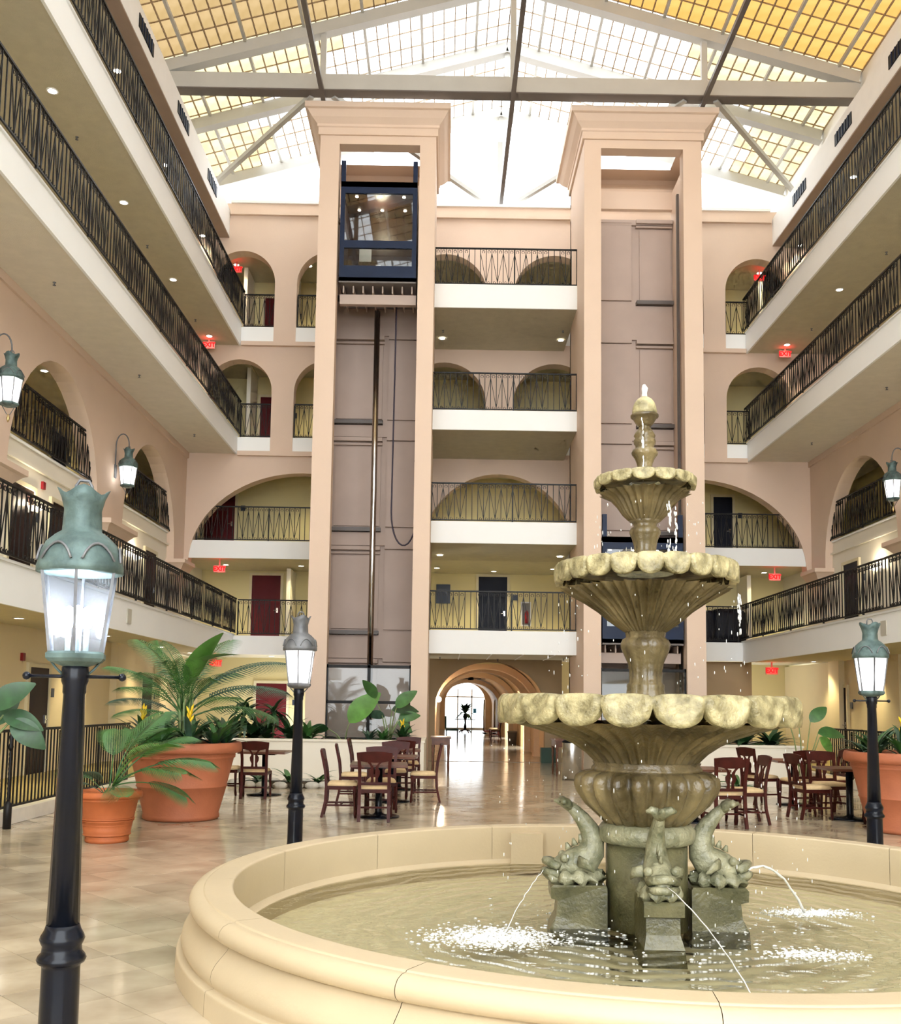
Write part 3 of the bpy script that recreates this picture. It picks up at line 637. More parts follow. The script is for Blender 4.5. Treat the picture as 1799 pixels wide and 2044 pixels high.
# lift cars
def car(x0, x1, zb, label, lit=True):
    y0, y1 = TY0 + .12, TY0 + 1.75; H = 2.5
    t = thing('lift_car', label, 'elevator', ((x0 + x1) / 2, (y0 + y1) / 2, zb)); w_ = (x1 - x0) / 2; d = (y1 - y0) / 2
    for sx in (-1, 1): bx(G(), sx * w_, sx * (w_ - .11), -d, -d + .1, -.05, 3.05).obj('upright', 'navy_steel', t)
    for z0, z1, nm in ((2.2, 2.5, 'top_beam'), (.78, .97, 'middle_rail'), (0, .32, 'bottom_panel'), (-.08, .02, 'sill')):
        G().box(-w_ + (.11 if z1 > 0.1 else 0), w_ - (.11 if z1 > 0.1 else 0), -d, -d + .08, z0, z1).obj(nm, 'navy_steel', t)
    G().box(-w_ + .11, w_ - .11, -d + .03, -d + .045, .97, 2.2).obj('upper_window', 'car_glass', t)
    G().box(-w_ + .11, w_ - .11, -d + .03, -d + .045, .32, .78).obj('lower_window', 'car_glass', t)
    G().box(-w_, w_, -d, d, -.12, 0).obj('floor_pan', 'steel_dark', t)
    cr_ = G().box(-w_, w_, -d, d, 2.36, 2.5).obj('car_roof', 'wood_panel', t)
    rw_ = G().box(-w_, w_, d - .06, d, 0, 2.4).obj('rear_wall', 'wood_panel', t)
    G().box(-w_ + .1, w_ - .1, d - .075, d - .06, 0, .86).obj('wainscot', 'yellow_wall', rw_)
    for sx in (-1, 1): bx(G(), sx * w_, sx * (w_ - .05), -d + .1, d, 0, 2.4).obj('side_panel', 'wood_panel', t)
    G().box(-w_ + .1, w_ - .1, d - .14, d - .1, .9, .95).obj('handrail', 'brass', rw_)
    for px, pz, pw, ph, m in ((-.45, 1.35, .16, .22, 'paper'), (-.1, 1.0, .07, .05, 'paper'), (-.4, .58, .14, .13, 'paper'), (-.13, .6, .13, .2, 'steel_can')):
        p = G().box(px - pw, px + pw, d - .09, d - .075, pz - ph, pz + ph).obj('notice', m, rw_)
    for r_ in range(2):
        for c_ in range(3): G().box(-.22 + c_ * .07, -.18 + c_ * .07, d - .1, d - .088, .46 + r_ * .07, .5 + r_ * .07).obj('button', 'black_plastic', rw_)
    for ix in (-1, 0, 1):
        for iy in (-1, 1):
            G().lathe([(.04, 0), (.04, -.012)], 10, (ix * .6, iy * .35, 2.355)).obj('halogen_spot', 'halogen', cr_)
    light('POINT', (0, 0, 2.1), 35 if lit else 12, (1, .8, .5), t, .2)
    # undercarriage
    G().box(-w_, w_, -d + .3, -d + .45, -.55, -.3).obj('under_beam', 'shaft_panel', t)
    for k_ in range(8): G().box(-w_ + .1 + k_ * (2 * w_ - .2) / 7 - .015, -w_ + .1 + k_ * (2 * w_ - .2) / 7 + .015, -d + .2, d - .2, -.3, -.12).obj('joist', 'shaft_panel', t)
    return t
car(-2.78, -.87, 12.09, 'navy framed glass lift car raised to the top of the left tower')
car(3.76, 5.71, 3.2, 'navy framed glass lift car low in the right tower behind the fountain', False)
pis = tag(G().lathe([(.075, .2), (.075, 11.6)], 16, (-1.87, 24.6, 0)).obj('lift_piston', 'chrome'), 'shiny steel piston rod rising to the left lift car', 'piston')
cb = []
for i in range(15): cb.append((-1.38 - .03 * i / 14, 24.5, 11.7 - i * .38))
for i in range(1, 14):
    a = PI * i / 13; cb.append((-1.41 + .32 * (1 - math.cos(a)), 24.5, 6.38 - .85 * math.sin(a) - .0 * i))
tag(G().tube(cb + [(-.8, 24.5, 6.6)], .02, 6).obj('travelling_cable', 'cable'), 'black travelling cable hanging in a loop below the left lift car', 'cable')
tag(G().lathe([(.05, .2), (.05, 3.0)], 12, (4.73, 24.6, 0)).obj('lift_piston', 'chrome'), 'steel piston rod under the right lift car', 'piston')

# ------------------------------------------------------------------ wrought-iron railings
_cache = {}
def ring(g, c, r, w_=.012, n=9, arc=1.0, a0=0):
    pts = [(c[0] + r * math.cos(a0 + 2 * PI * arc * i / n), 0, c[1] + r * math.sin(a0 + 2 * PI * arc * i / n)) for i in range(n + 1)]
    for p, q in zip(pts, pts[1:]): g.bar(p, q, w_, w_, (0, 1, 0))
def bmesh_bar(h, w_=.018):
    k_ = ('b', h, w_)
    if k_ not in _cache: _cache[k_] = G().box(-w_ / 2, w_ / 2, -w_ / 2, w_ / 2, .03, h).mesh('baluster', 'iron')
    return _cache[k_]
def lattice(h, sp):
    k_ = ('l', h, sp)
    if k_ not in _cache:
        g = G(); g.bar((-sp, 0, h - .12), (0, 0, .08), .013, .013).bar((sp, 0, h - .12), (0, 0, .08), .013, .013)
        for x in (-sp / 2, sp / 2):
            ring(g, (x, h - .08), sp * .24, arc=.85, a0=-PI * .35); ring(g, (x, .08), sp * .2, arc=.85, a0=PI * .5)
        _cache[k_] = g.mesh('scroll_lattice', 'iron')
    return _cache[k_]
def railing(p0, p1, label, h=.99, sp=.15, lat=True, m='iron', group=None, extra=None):
    a = Vector(p0); b = Vector(p1); L = (b - a).length; rzr = math.atan2(b.y - a.y, b.x - a.x)
    t = thing('railing', label, 'railing', p0, rzr, group)
    G().box(0, L, -.022, .022, h - .012, h + .022).obj('top_rail', m, t)
    G().box(0, L, -.014, .014, .03, .055).obj('bottom_rail', m, t)
    n = max(2, round(L / sp)); st = L / n; bm = bmesh_bar(h); pmm = bmesh_bar(h, .034)
    for i in range(n + 1): put('post' if i % 14 == 0 else 'baluster', pmm if i % 14 == 0 else bm, t, (min(max(i * st, .01), L - .01), 0, 0 if i % 14 else -.03))
    if lat:
        lm = lattice(h, round(st, 3))
        for i in range(1, n, 2):
            if i % 14 not in (6, 7, 8): put('scroll_lattice', lm, t, (i * st, 0, 0))
    return t
for f in (5, 4):
    railing((-6.02, 9.5, FL[f] + .06), (-6.02, YB, FL[f] + .06), 'black wrought-iron railing along the left %s balcony' % NAME[f])
    railing((8.56, 15, FL[f] + .06), (8.56, YB, FL[f] + .06), 'black wrought-iron railing along the right %s balcony' % NAME[f])
railing((-5.94, 10.5, FL[2] + .06), (-5.94, YB - .1, FL[2] + .06), 'black scrolled railing along the left second floor walkway')
railing((8.34, 15.5, FL[2] + .06), (8.34, YB - .1, FL[2] + .06), 'black scrolled railing along the right second floor walkway')
for sd, x in (('left', -7.62), ('right', 10.54)):
    for q, cyy in enumerate((24.8, 18.77)):
        railing((x, cyy - 2.12, FL[3] + .06), (x, cyy + 2.12, FL[3] + .06), 'black railing in the %s arch of the %s third floor arcade' % (['far', 'near'][q], sd))
for f, (z0, z1) in BB.items(): railing((-.42, YF + .06, z1 + .02), (3.29, YF + .06, z1 + .02), 'thin black railing of the %s bridge between the lift towers' % NAME[f])
for f in (5, 4):
    for q, (xa, xb) in enumerate(((-6.03, -5.15), (-4.48, -3.35), mir(-4.48, -3.2), mir(-5.82, -5.15))):
        railing((xa, YB + .1, FL[f] + .02), (xb, YB + .1, FL[f] + .02), 'short railing in the %s end-wall arch of the %s' % (['far left', 'left tower side', 'right tower side', 'far right'][q], NAME[f]), lat=True)
for sd, xa, xb in (('left', -7.2, -3.35), ('right', 6.25, 10.1)): railing((xa, YB + .12, FL[3] + .02), (xb, YB + .12, FL[3] + .02), 'black railing in the wide third floor arch %s of the lifts' % sd)
for sd, xa, xb in (('left', -5.9, -3.35), ('right', 6.25, 8.3)): railing((xa, YB - .02, FL[2] + .04), (xb, YB - .02, FL[2] + .04), 'black railing of the second floor at the end wall, %s of the lifts' % sd)
railing((-5.55, 8.0, .18), (-5.55, 17.6, .18), 'plain black railing on the kerb of the left ground floor walk', h=1.0, sp=.115, lat=False)
railing((8.36, 14.0, .18), (8.36, 21.6, .18), 'plain black railing on the kerb of the right ground floor walk', h=1.0, sp=.115, lat=False)
# twisted newel post at the left kerb
t = thing('newel_post', 'black twisted iron newel post at the left kerb railing', 'post', (-5.36, 12.4, 0))
G().lathe([(.05, 0), (.05, .3), (.03, .32), (.02, .34)], 10).obj('shoe', 'iron', t)
G().lathe([(.017 + .006 * (i % 2), .34 + i * .03) for i in range(28)], 8).obj('twisted_shaft', 'iron', t)
G().lathe([(.02, .95), (.035, 1.0), (.02, 1.05), (.03, 1.12), (.004, 1.2)], 8).obj('finial', 'iron', t)
# ------------------------------------------------------------------ recessed downlights
dring = G().lathe([(.10, 0), (.10, -.012), (.075, -.012), (.075, -.002)], 14, caps=False).mesh('recessed_downlight', 'header_white')
ddisc = G().lathe([(.075, -.004), (.075, -.008)], 14).mesh('lamp_disc', 'downlight_glow')
def downlight(x, y, z, label, power=28, col=(1, .86, .50), angle=105, sc_=1.0):
    power = power * (1.9 if z < 3.2 else 1.35)
    o = tag(put('recessed_downlight', dring, None, (x, y, z), None, sc_), label, 'ceiling light', 'recessed downlights')
    put('lamp_disc', ddisc, o)
    if power: light('SPOT', (0, 0, -.02), power, col, o, .07, angle)
    return o
for i, y in enumerate((16.02, 19.79, 23.55, 27.3)): downlight(-6.83, y, BT[5], 'round downlight in the left fifth floor soffit, %s from the end wall' % ORD[3 - i], 45)
for i, y in enumerate((20.25, 24.0, 27.8)): downlight(-7.26, y, 15.1, 'round downlight in the left top ceiling, %s from the end wall' % ORD[2 - i], 40)
for i, y in enumerate((19.8, 23.52, 27.28)): downlight(9.57, y, BT[5], 'round downlight in the right fifth floor soffit, %s from the end wall' % ORD[2 - i], 45)
for i, y in enumerate((20.2, 24.03, 27.8)): downlight(10.2, y, 15.1, 'round downlight in the right top ceiling, %s from the end wall' % ORD[2 - i], 40)
for i, y in enumerate((11.0, 14.5, 16.11, 20.29, 24.22, 27.0)):
    downlight(-6.95, y, BT[2], 'downlight %s over the left ground floor walk' % ['nearest', 'fifth from the end', 'fourth from the end', 'third from the end', 'second from the end', 'last'][i], 55)
    downlight(10.05, y, BT[2], 'downlight %s over the right ground floor walk' % ['nearest', 'fifth from the end', 'fourth from the end', 'third from the end', 'second from the end', 'last'][i], 55)
for i, x in enumerate((-.22, 3.12)): downlight(x, 27.1, 11.86, 'downlight by the %s lift tower under the fifth floor bridge' % ['left', 'right'][i], 10)
for i, (x, y) in enumerate(((-.2, 27.0), (3.1, 26.95))): downlight(x, y, 5.68, 'downlight by the %s lift tower under the third floor bridge' % ['left', 'right'][i], 18)
for i, (x, y) in enumerate(((-.3, 29.7), (3.2, 29.6), (1.45, 30.3))): downlight(x, y, BT[3] + .06, 'downlight in the second floor lobby ceiling, %s of the navy door' % ['left', 'right', 'in front'][i], 55)
for f, z in ((2, BT[3] + .06), (3, BT[4] + .06), (4, BT[5] + .06), (5, 15.1)):
    for q, x in enumerate((-6.67, -4.4, 7.3, 9.6)):
        downlight(x, 29.7, z, 'downlight in the %s end corridor, %s of the lifts' % (NAME[f], ['far left', 'near left', 'near right', 'far right'][q]), 60)
for q, x in enumerate((.5, 2.4)): downlight(x, 29.7, BT[4] + .06, 'downlight behind the third floor bridge arch, %s' % ['left one', 'right one'][q], 40)
for q, x in enumerate((-5.2, 8.1)): downlight(x, 29.6, BT[2] + .06, 'downlight in the ground floor end corridor, %s of the lifts' % ['left', 'right'][q], 60)
for sd, x, yy in (('left', -8.8, (13, 17, 21, 25)), ('right', 11.7, (17, 21, 25))):
    for i, y in enumerate(yy): downlight(x, y, BT[4], 'downlight inside the %s third floor arcade, %s' % (sd, ORD[i]), 40)
for sd, x in (('left', -7.25), ('right', 10.15)):       # wall washers over the second floor walkway doors hang from the arcade wall
    for i, y in enumerate((21.8, 15.75, 27.3)):
        if i == 2: continue
        t = thing('wall_sconce', 'white uplight bowl sconce on the %s second floor wall, %s' % (sd, ['far one', 'near one'][i]), 'wall lamp', (x + (.3 if x > 0 else -.3), y + 2.2, 5.0))
        G().lathe([(.02, 0), (.08, .02), (.13, .07), (.14, .1), (.12, .1), (.02, .04)], 14, caps=False).obj('bowl', 'lantern_frost', t)
        G().box(.1 if x > 0 else -.16, .16 if x > 0 else -.1, -.05, .05, -.02, .06).obj('bracket', 'header_white', t)
        light('POINT', (0, 0, .16), 14, (1, .85, .6), t, .05)
# sprinkler heads
spm = G().lathe([(.03, 0), (.03, -.01), (.012, -.012), (.012, -.05), (.03, -.052), (.03, -.058)], 8).mesh('sprinkler', 'zinc')
SP = [(-6.92, 17.4, BT[5]), (-6.92, 21.74, BT[5]), (-6.92, 26.1, BT[5]), (9.82, 21.48, BT[5]), (9.82, 26.06, BT[5]), (-6.78, 16.4, BT[4]), (-6.8, 21.2, BT[4]), (-6.8, 26, BT[4]), (9.64, 21.25, BT[4]), (9.7, 25.9, BT[4]), (-.2, 26.5, 11.86), (3.1, 26.4, 11.86), (-.15, 26.9, 2.87), (3.2, 26.8, 2.87), (1.45, 27.6, 2.87)]
for i, (x, y, z) in enumerate(SP): tag(put('sprinkler', spm, None, (x, y, z)), 'sprinkler head at %s, %s' % ({BT[5]: 'the fifth floor', BT[4]: 'the fourth floor', 11.86: 'the top bridge', 2.87: 'the lowest bridge'}[z], ('left' if x < -1 else 'right' if x > 4 else 'beside the left tower' if x < 0 else 'beside the right tower' if x > 2 else 'middle') + ', %s from the end' % ORD[int((28.5 - y) / 4.4)]), 'sprinkler')
# exit signs
def exit_sign(x, y, z, label, hang=.16):
    t = thing('exit_sign', label, 'sign', (x, y, z))
    G().box(-.17, .17, -.02, .02, -.1, .1).obj('plate', 'exit_plate', t); G().box(-.02, .02, -.015, .015, .1, hang).obj('hanger', 'exit_plate', t)
    cu = bpy.data.curves.new('lettering', 'FONT'); cu.body = 'EXIT'; cu.size = .175; cu.align_x = 'CENTER'; cu.align_y = 'CENTER'; cu.extrude = .004; cu.offset = .006
    cu.materials.append(M['exit_glow']); o = bpy.data.objects.new('lettering', cu); C.objects.link(o); bpy.context.view_layer.update()
    me = bpy.data.meshes.new_from_object(o.evaluated_get(bpy.context.evaluated_depsgraph_get())); bpy.data.objects.remove(o)
    put('lettering', me, t, (0, -.026, 0), (PI / 2, 0, 0))
    light('POINT', (0, -.12, 0), 1.2, (1, .05, .05), t, .05)
for x, y, z, l in ((-6.61, 29.5, 14.85, 'in the top left end-wall arch'), (-6.9, 27.6, 11.74, 'under the left fifth floor soffit at the end wall'), (-6.6, 28.6, 5.42, 'on the left second floor under the wide arch'), (-6.43, 27.8, 2.66, 'over the left ground floor walk behind the palms'),
                   (9.53, 29.5, 14.85, 'in the top right end-wall arch'), (9.62, 27.6, 11.74, 'under the right fifth floor soffit at the end wall'), (9.55, 28.6, 5.42, 'on the right second floor under the wide arch'), (9.16, 27.8, 2.66, 'over the right ground floor walk')):
    exit_sign(x, y, z, 'glowing red EXIT sign ' + l, {14.85: .26, 11.74: .17, 5.42: .29, 2.66: .25}[z])
# wall items
def wallbox(name, c, d, m, label, cat):
    return tag(G().box(c[0] - d[0], c[0] + d[0], c[1] - d[1], c[1] + d[1], c[2] - d[2], c[2] + d[2]).obj(name, m), label, cat)
wallbox('fire_alarm', (-7.68, 18.55, 5.62), (.03, .055, .07), 'red_paint', 'red fire alarm box between the left second floor doors', 'fire alarm')
wallbox('fire_alarm', (-7.68, 18.05, 2.35), (.03, .055, .07), 'red_paint', 'red fire alarm box beside the near left ground floor door', 'fire alarm')
wallbox('speaker_grille', (-6.0, 18.7, 3.17), (.02, .12, .14), 'speaker_grille', 'square beige speaker grille on the left second floor fascia', 'speaker')
wallbox('speaker_grille', (8.40, 18.9, 3.17), (.02, .12, .14), 'speaker_grille', 'square beige speaker grille on the right second floor fascia', 'speaker')
wallbox('wall_notice', (-.1, 30.98, 5.05), (.22, .02, .3), 'sign_navy', 'dark framed notice left of the navy second floor door', 'sign')
t = thing('extinguisher_cabinet', 'white framed fire extinguisher cabinet right of the navy second floor door', 'cabinet', (2.5, 30.97, 4.45))
G().box(-.16, .16, -.06, .02, -.38, .38).obj('cabinet_body', 'header_white', t); G().box(-.12, .12, -.075, -.06, -.34, .34).obj('window', 'steel_dark', t)
G().lathe([(.06, -.3), (.06, .02), (.03, .08), (.02, .1)], 12, (.02, -.085, 0)).obj('extinguisher', 'red_paint', t)
# stored goods under a dark cover behind the right second floor railing
t = thing('covered_cart', 'bulky navy cover over stored goods in the right second floor corner', 'cart', (7.75, 28.75, FL[2]))
def lump(cx_, cy_, w_, d, h, m):
    g = G(); prof = [(1, 0), (1.02, .3), (.97, .7), (.93, .9), (.75, 1.0), (.2, 1.02)]
    g.lathe([(r, z) for r, z in prof], 24, (0, 0, 0), lambda r, z, a, i: (r * (1 + .05 * math.sin(9 * a + i)) / max(abs(math.cos(a)), abs(math.sin(a))) ** .8, z * (1 + .04 * math.sin(5 * a))))
    g.v = [(cx_ + x * w_, cy_ + y * d, z * h) for x, y, z in g.v]; return g.obj('cover', m, t)
lump(-.25, 0, .3, .3, .95, 'navy_cloth'); lump(.42, 0, .5, .35, 1.0, 'navy_cloth')
wallbox('storage_tub', (10.1, 24.3, 3.58), (.2, .35, .12), 'teal_cloth', 'teal plastic storage tub behind the right second floor railing', 'box')

# ------------------------------------------------------------------ lanterns and lamp posts
def lantern(t, z0, s, roofm, glass='lantern_glass', power=60, a0=R(12)):
    """six-sided lantern, bottom ring at z0, scale s"""
    n = 6; rb, rt_ = .128 * s, .178 * s; zb, zt = z0 + .045 * s, z0 + .40 * s
    G().lathe([(.06 * s, z0 - .02 * s), (.125 * s, z0), (.14 * s, z0 + .015 * s), (.14 * s, z0 + .035 * s), (.128 * s, z0 + .045 * s), (.02, z0 + .045 * s)], n, (0, 0, 0), None, False, a0).obj('lantern_base', roofm, t); lb = [c for c in t.children if c.name.startswith('lantern_base')][0]
    cr = lambda r, k_, z: (r * math.cos(a0 + k_ * PI / 3), r * math.sin(a0 + k_ * PI / 3), z)
    for k_ in range(n):
        a, b, c, d = cr(rb * .97, k_, zb), cr(rb * .97, k_ + 1, zb), cr(rt_ * .97, k_ + 1, zt), cr(rt_ * .97, k_, zt)
        q = [cr(rb * .95, k_, zb), cr(rb * .95, k_ + 1, zb), cr(rt_ * .95, k_ + 1, zt), cr(rt_ * .95, k_, zt)]
        G().add([a, b, c, d] + q, [(0, 1, 2, 3), (7, 6, 5, 4), (0, 4, 5, 1), (1, 5, 6, 2), (2, 6, 7, 3), (3, 7, 4, 0)]).obj('glass_pane', glass, lb)
        G().bar(a, d, .013 * s, .013 * s).obj('corner_bar', 'zinc', lb)
    lob = lambda r, z, a, i: (r * (1 + (.0 if i < 8 else .05 * math.cos(4 * a))), z + (.0 if i < 9 else .018 * s * math.cos(4 * a)))
    pr = [(.165, .395), (.187, .40), (.187, .43), (.181, .445), (.174, .485), (.152, .535), (.115, .57), (.086, .59), (.081, .605), (.077, .67), (.09, .725), (.11, .77), (.097, .765), (.07, .69), (.02, .66)]
    G().lathe([(r * s, z0 + z * s) for r, z in pr], 24, (0, 0, 0), lob).obj('lantern_roof', roofm, t); lr = [c for c in t.children if c.name.startswith('lantern_roof')][0]
    for k_ in range(n):   # little scrolls round the roof edge
        a = a0 + (k_ + .5) * PI / 3; c = Vector((math.cos(a), math.sin(a), 0)); tn = Vector((-c.y, c.x, 0)); P_ = []
        for i in range(9):
            u = -1 + i / 4; P_.append(c * (.176 - .010 * (1 - u * u)) * s + tn * u * .075 * s + Vector((0, 0, z0 + (.445 + .075 * math.cos(u * PI / 2) ** .8) * s)))
        G().tube(P_, .006 * s, 5).obj('roof_scroll', 'zinc', lr)
    G().tube([(-.035 * s + 0, 0, z0 + .74 * s), (-.034 * s, 0, z0 + .80 * s), (-.02 * s, 0, z0 + .825 * s), (.02 * s, 0, z0 + .825 * s), (.034 * s, 0, z0 + .80 * s), (.035 * s, 0, z0 + .74 * s)], .007 * s, 6).obj('hanging_loop', 'zinc', lr)
    for k_ in range(3):
        a = k_ * 2 * PI / 3 + .5
        G().lathe([(.012 * s, zb), (.012 * s, zb + .1 * s)], 8, (.045 * s * math.cos(a), .045 * s * math.sin(a), 0)).obj('candle_tube', 'paper', lb)
        G().ball((.045 * s * math.cos(a), .045 * s * math.sin(a), zb + .155 * s), .028 * s, 8, 6, (1, 1, 1.9)).obj('bulb', 'bulb_glow', lb)
    light('POINT', (0, 0, zb + .16 * s), power, (1, .95, .88), t, .06 * s)
def lamp_post(x, y, label, rz_=0, roofm='verdigris', glass='lantern_glass', bars=True, power=60, a0=R(12)):
    t = thing('lamp_post', label, 'lamp post', (x, y, 0), rz_)
    G().lathe([(.10, 0), (.10, .03), (.088, .05), (.083, .1), (.08, .44), (.083, .455), (.098, .46), (.104, .475), (.098, .49), (.085, .505), (.082, .53), (.09, .545), (.095, .56), (.09, .575), (.076, .6), (.07, .62)], 24).obj('pedestal', 'lamp_black', t)
    G().lathe([(.068, .62), (.045, 1.62), (.05, 1.63), (.05, 1.66), (.058, 1.68), (.058, 1.74), (.045, 1.76), (.045, 1.79)], 24, (0, 0, 0), lambda r, z, a, i: (r * (1 + (.02 * math.cos(12 * a) if i < 2 else 0)), z)).obj('pole', 'lamp_black', t)
    if bars:
        G().tube([(-.2, 0, 1.70), (.2, 0, 1.70)], .008, 6).obj('ladder_bar', 'lamp_black', t)
        for sx in (-1, 1): G().ball((sx * .2, 0, 1.70), .018, 8, 6).obj('bar_knob', 'lamp_black', t)
    for sx in (-1, 1): G().tube([(sx * .045, 0, 1.70), (sx * .08, 0, 1.735), (sx * .11, 0, 1.775)], .006, 5).obj('brace', roofm, t)
    lantern(t, 1.765, 1.0, roofm, glass, power, a0)
    return t
lamp_post(-1.655, 4.45, 'black lamp post with verdigris lantern in the left foreground', R(20), power=25, a0=R(-35))
lamp_post(-1.6, 10.9, 'black lamp post with grey lantern behind the pool, left of the tables', R(20), 'zinc', 'lantern_frost', False)
lamp_post(4.62, 10.75, 'black lamp post with verdigris lantern behind the pool at right', R(8), 'verdigris', 'lantern_frost', True)
def wall_lantern(x, y, z, s, label):
    t = thing('wall_lantern', label, 'wall lamp', (x, y, z)); W = -s * -1
    lantern(t, 0, 1.12, 'verdigris', 'lantern_frost', 70)
    d = .29
    arm = [(s * d, 0, .30), (s * d, 0, .95)] + [(s * (d - d / 2 + d / 2 * math.cos(PI * i / 10)), 0, .95 + .26 * math.sin(PI * i / 10)) for i in range(1, 11)] + [(0, 0, .88)]
    G().tube(arm, .014, 6).obj('gooseneck_arm', 'zinc', t)
    G().tube([(-.11, 0, 0), (-.03, 0, -.14), (0, 0, -.16), (.03, 0, -.14), (.11, 0, 0)], .007, 5).obj('lower_bracket', 'zinc', t)
    G().lathe([(.003, -.28), (.018, -.25), (.03, -.2), (.012, -.17), (.02, -.15)], 10).obj('finial', 'brass', t)
    bx(G(), s * (d - .02), s * (d + .02), -.05, .05, .2, .5).obj('wall_plate', 'zinc', t)
for i, y in enumerate((21.95, 15.87)): wall_lantern(-7.2, y, 6.36, -1, 'glowing copper wall lantern on the left arcade pier, %s' % ['far one', 'near one'][i])
wall_lantern(10.12, 22.15, 6.36, 1, 'glowing copper wall lantern on the right arcade pier')

# ------------------------------------------------------------------ fountain
PX, PY = POOL
pool = thing('fountain_pool', 'round cream stone fountain pool with a rolled rim', 'pool', (PX, PY, 0))
prof = [(PR - .02, -.02), (PR - .02, .10), (PR - .02, .30), (PR - .02, .445), (PR - .018, .452), (PR - .012, .457), (PR - .004, .459), (PR + .01, .459), (PR + .14, .459), (PR + .150, .4585), (PR + .155, .457), (PR + .158, .452), (PR + .160, .450), (PR + .164, .451), (PR + .19, .450), (PR + .222, .436), (PR + .240, .412), (PR + .245, .388), (PR + .236, .362), (PR + .214, .343), (PR + .192, .337), (PR + .180, .336), (PR + .178, .332), (PR + .184, .330), (PR + .188, .328), (PR + .196, .312), (PR + .222, .285), (PR + .256, .25), (PR + .276, .215), (PR + .282, .18), (PR + .274, .15), (PR + .262, .135), (PR + .262, .130), (PR + .268, .128), (PR + .296, .126), (PR + .304, .123), (PR + .307, .116), (PR + .308, .108), (PR + .312, 0)]
NSEG = 14; per = 10; j0 = .12
for k_ in range(NSEG):
    a0 = j0 + 2 * PI * k_ / NSEG; a1 = a0 + 2 * PI / NSEG - .0012; vs = []; fs = []; n = len(prof)
    for i in range(per + 1):
        a = a0 + (a1 - a0) * i / per
        for r_, z in prof: vs.append((r_ * math.cos(a), r_ * math.sin(a), z))
    for i in range(per):
        for j in range(n - 1): fs.append((i * n + j, i * n + j + 1, (i + 1) * n + j + 1, (i + 1) * n + j))
    g = G().add(vs, fs, True); g.obj('rim_block', 'pool_stone', pool)
G().lathe([(PR, .012), (.0005, .012)], 64, caps=False).obj('basin_floor', 'basin_paint', pool)
G().lathe([(PR - .07, .128), (PR - .045, .136), (PR - .02, .16)], 96, caps=False).obj('inner_step', 'pool_stone', pool)
G().lathe([(PR - .07, .128), (PR - .075, .0)], 96, caps=False).obj('inner_step_face', 'pool_stone', pool)
G().box(-.75, -.45, 2.58, 2.72, .05, .40).obj('pump_box', 'pool_stone', pool)
G().lathe([(PR - .03, .12), (1.9, .12), (1.1, .12), (.6, .12), (.0005, .12)], 64, caps=False).obj('water_surface', 'water', tag(thing('pool_water', 'shallow rippled water in the fountain pool', 'water', (PX, PY, 0))))
zf = lambda y: 1.67 + (1390 - y) * (.00357 if y < 1390 else .00338)
rf = lambda p: p * .00348
ft = thing('fountain', 'three-tiered stone fountain with scalloped bowls and an acorn top', 'fountain', (PX, PY, 0))
def L_(pp): return [(rf(r_), zf(y)) for r_, y in pp]
def flute(nl, amp, only=None):
    def f(r, z, a, i):
        k_ = abs(math.cos(nl * a / 2)) ** .7
        am = amp if only is None else amp * only[i]
        return (r * (1 - am * (1 - k_)), z)
    return f
G().lathe(L_([(79, 1850), (79, 1672)]), 40).obj('column', 'plinth_stone', ft)
G().lathe(L_([(80, 1684), (90, 1680), (94, 1668), (93, 1655), (86, 1645), (76, 1643)]), 48, (0, 0, 0), lambda r, z, a, i: (r * (1 + .012 * math.sin(31 * a) * math.sin(17 * a + i)), z)).obj('collar_ring', 'dolphin_stone', ft)
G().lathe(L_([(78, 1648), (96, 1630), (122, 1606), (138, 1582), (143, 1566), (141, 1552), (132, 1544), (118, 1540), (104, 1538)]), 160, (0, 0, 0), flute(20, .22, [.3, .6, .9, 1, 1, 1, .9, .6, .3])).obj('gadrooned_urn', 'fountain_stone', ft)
G().lathe(L_([(106, 1541), (106, 1534), (101, 1528), (104, 1522)]), 60, (0, 0, 0), lambda r, z, a, i: (r * (1 + .025 * math.cos(20 * a)), z)).obj('neck_band', 'fountain_stone', ft)
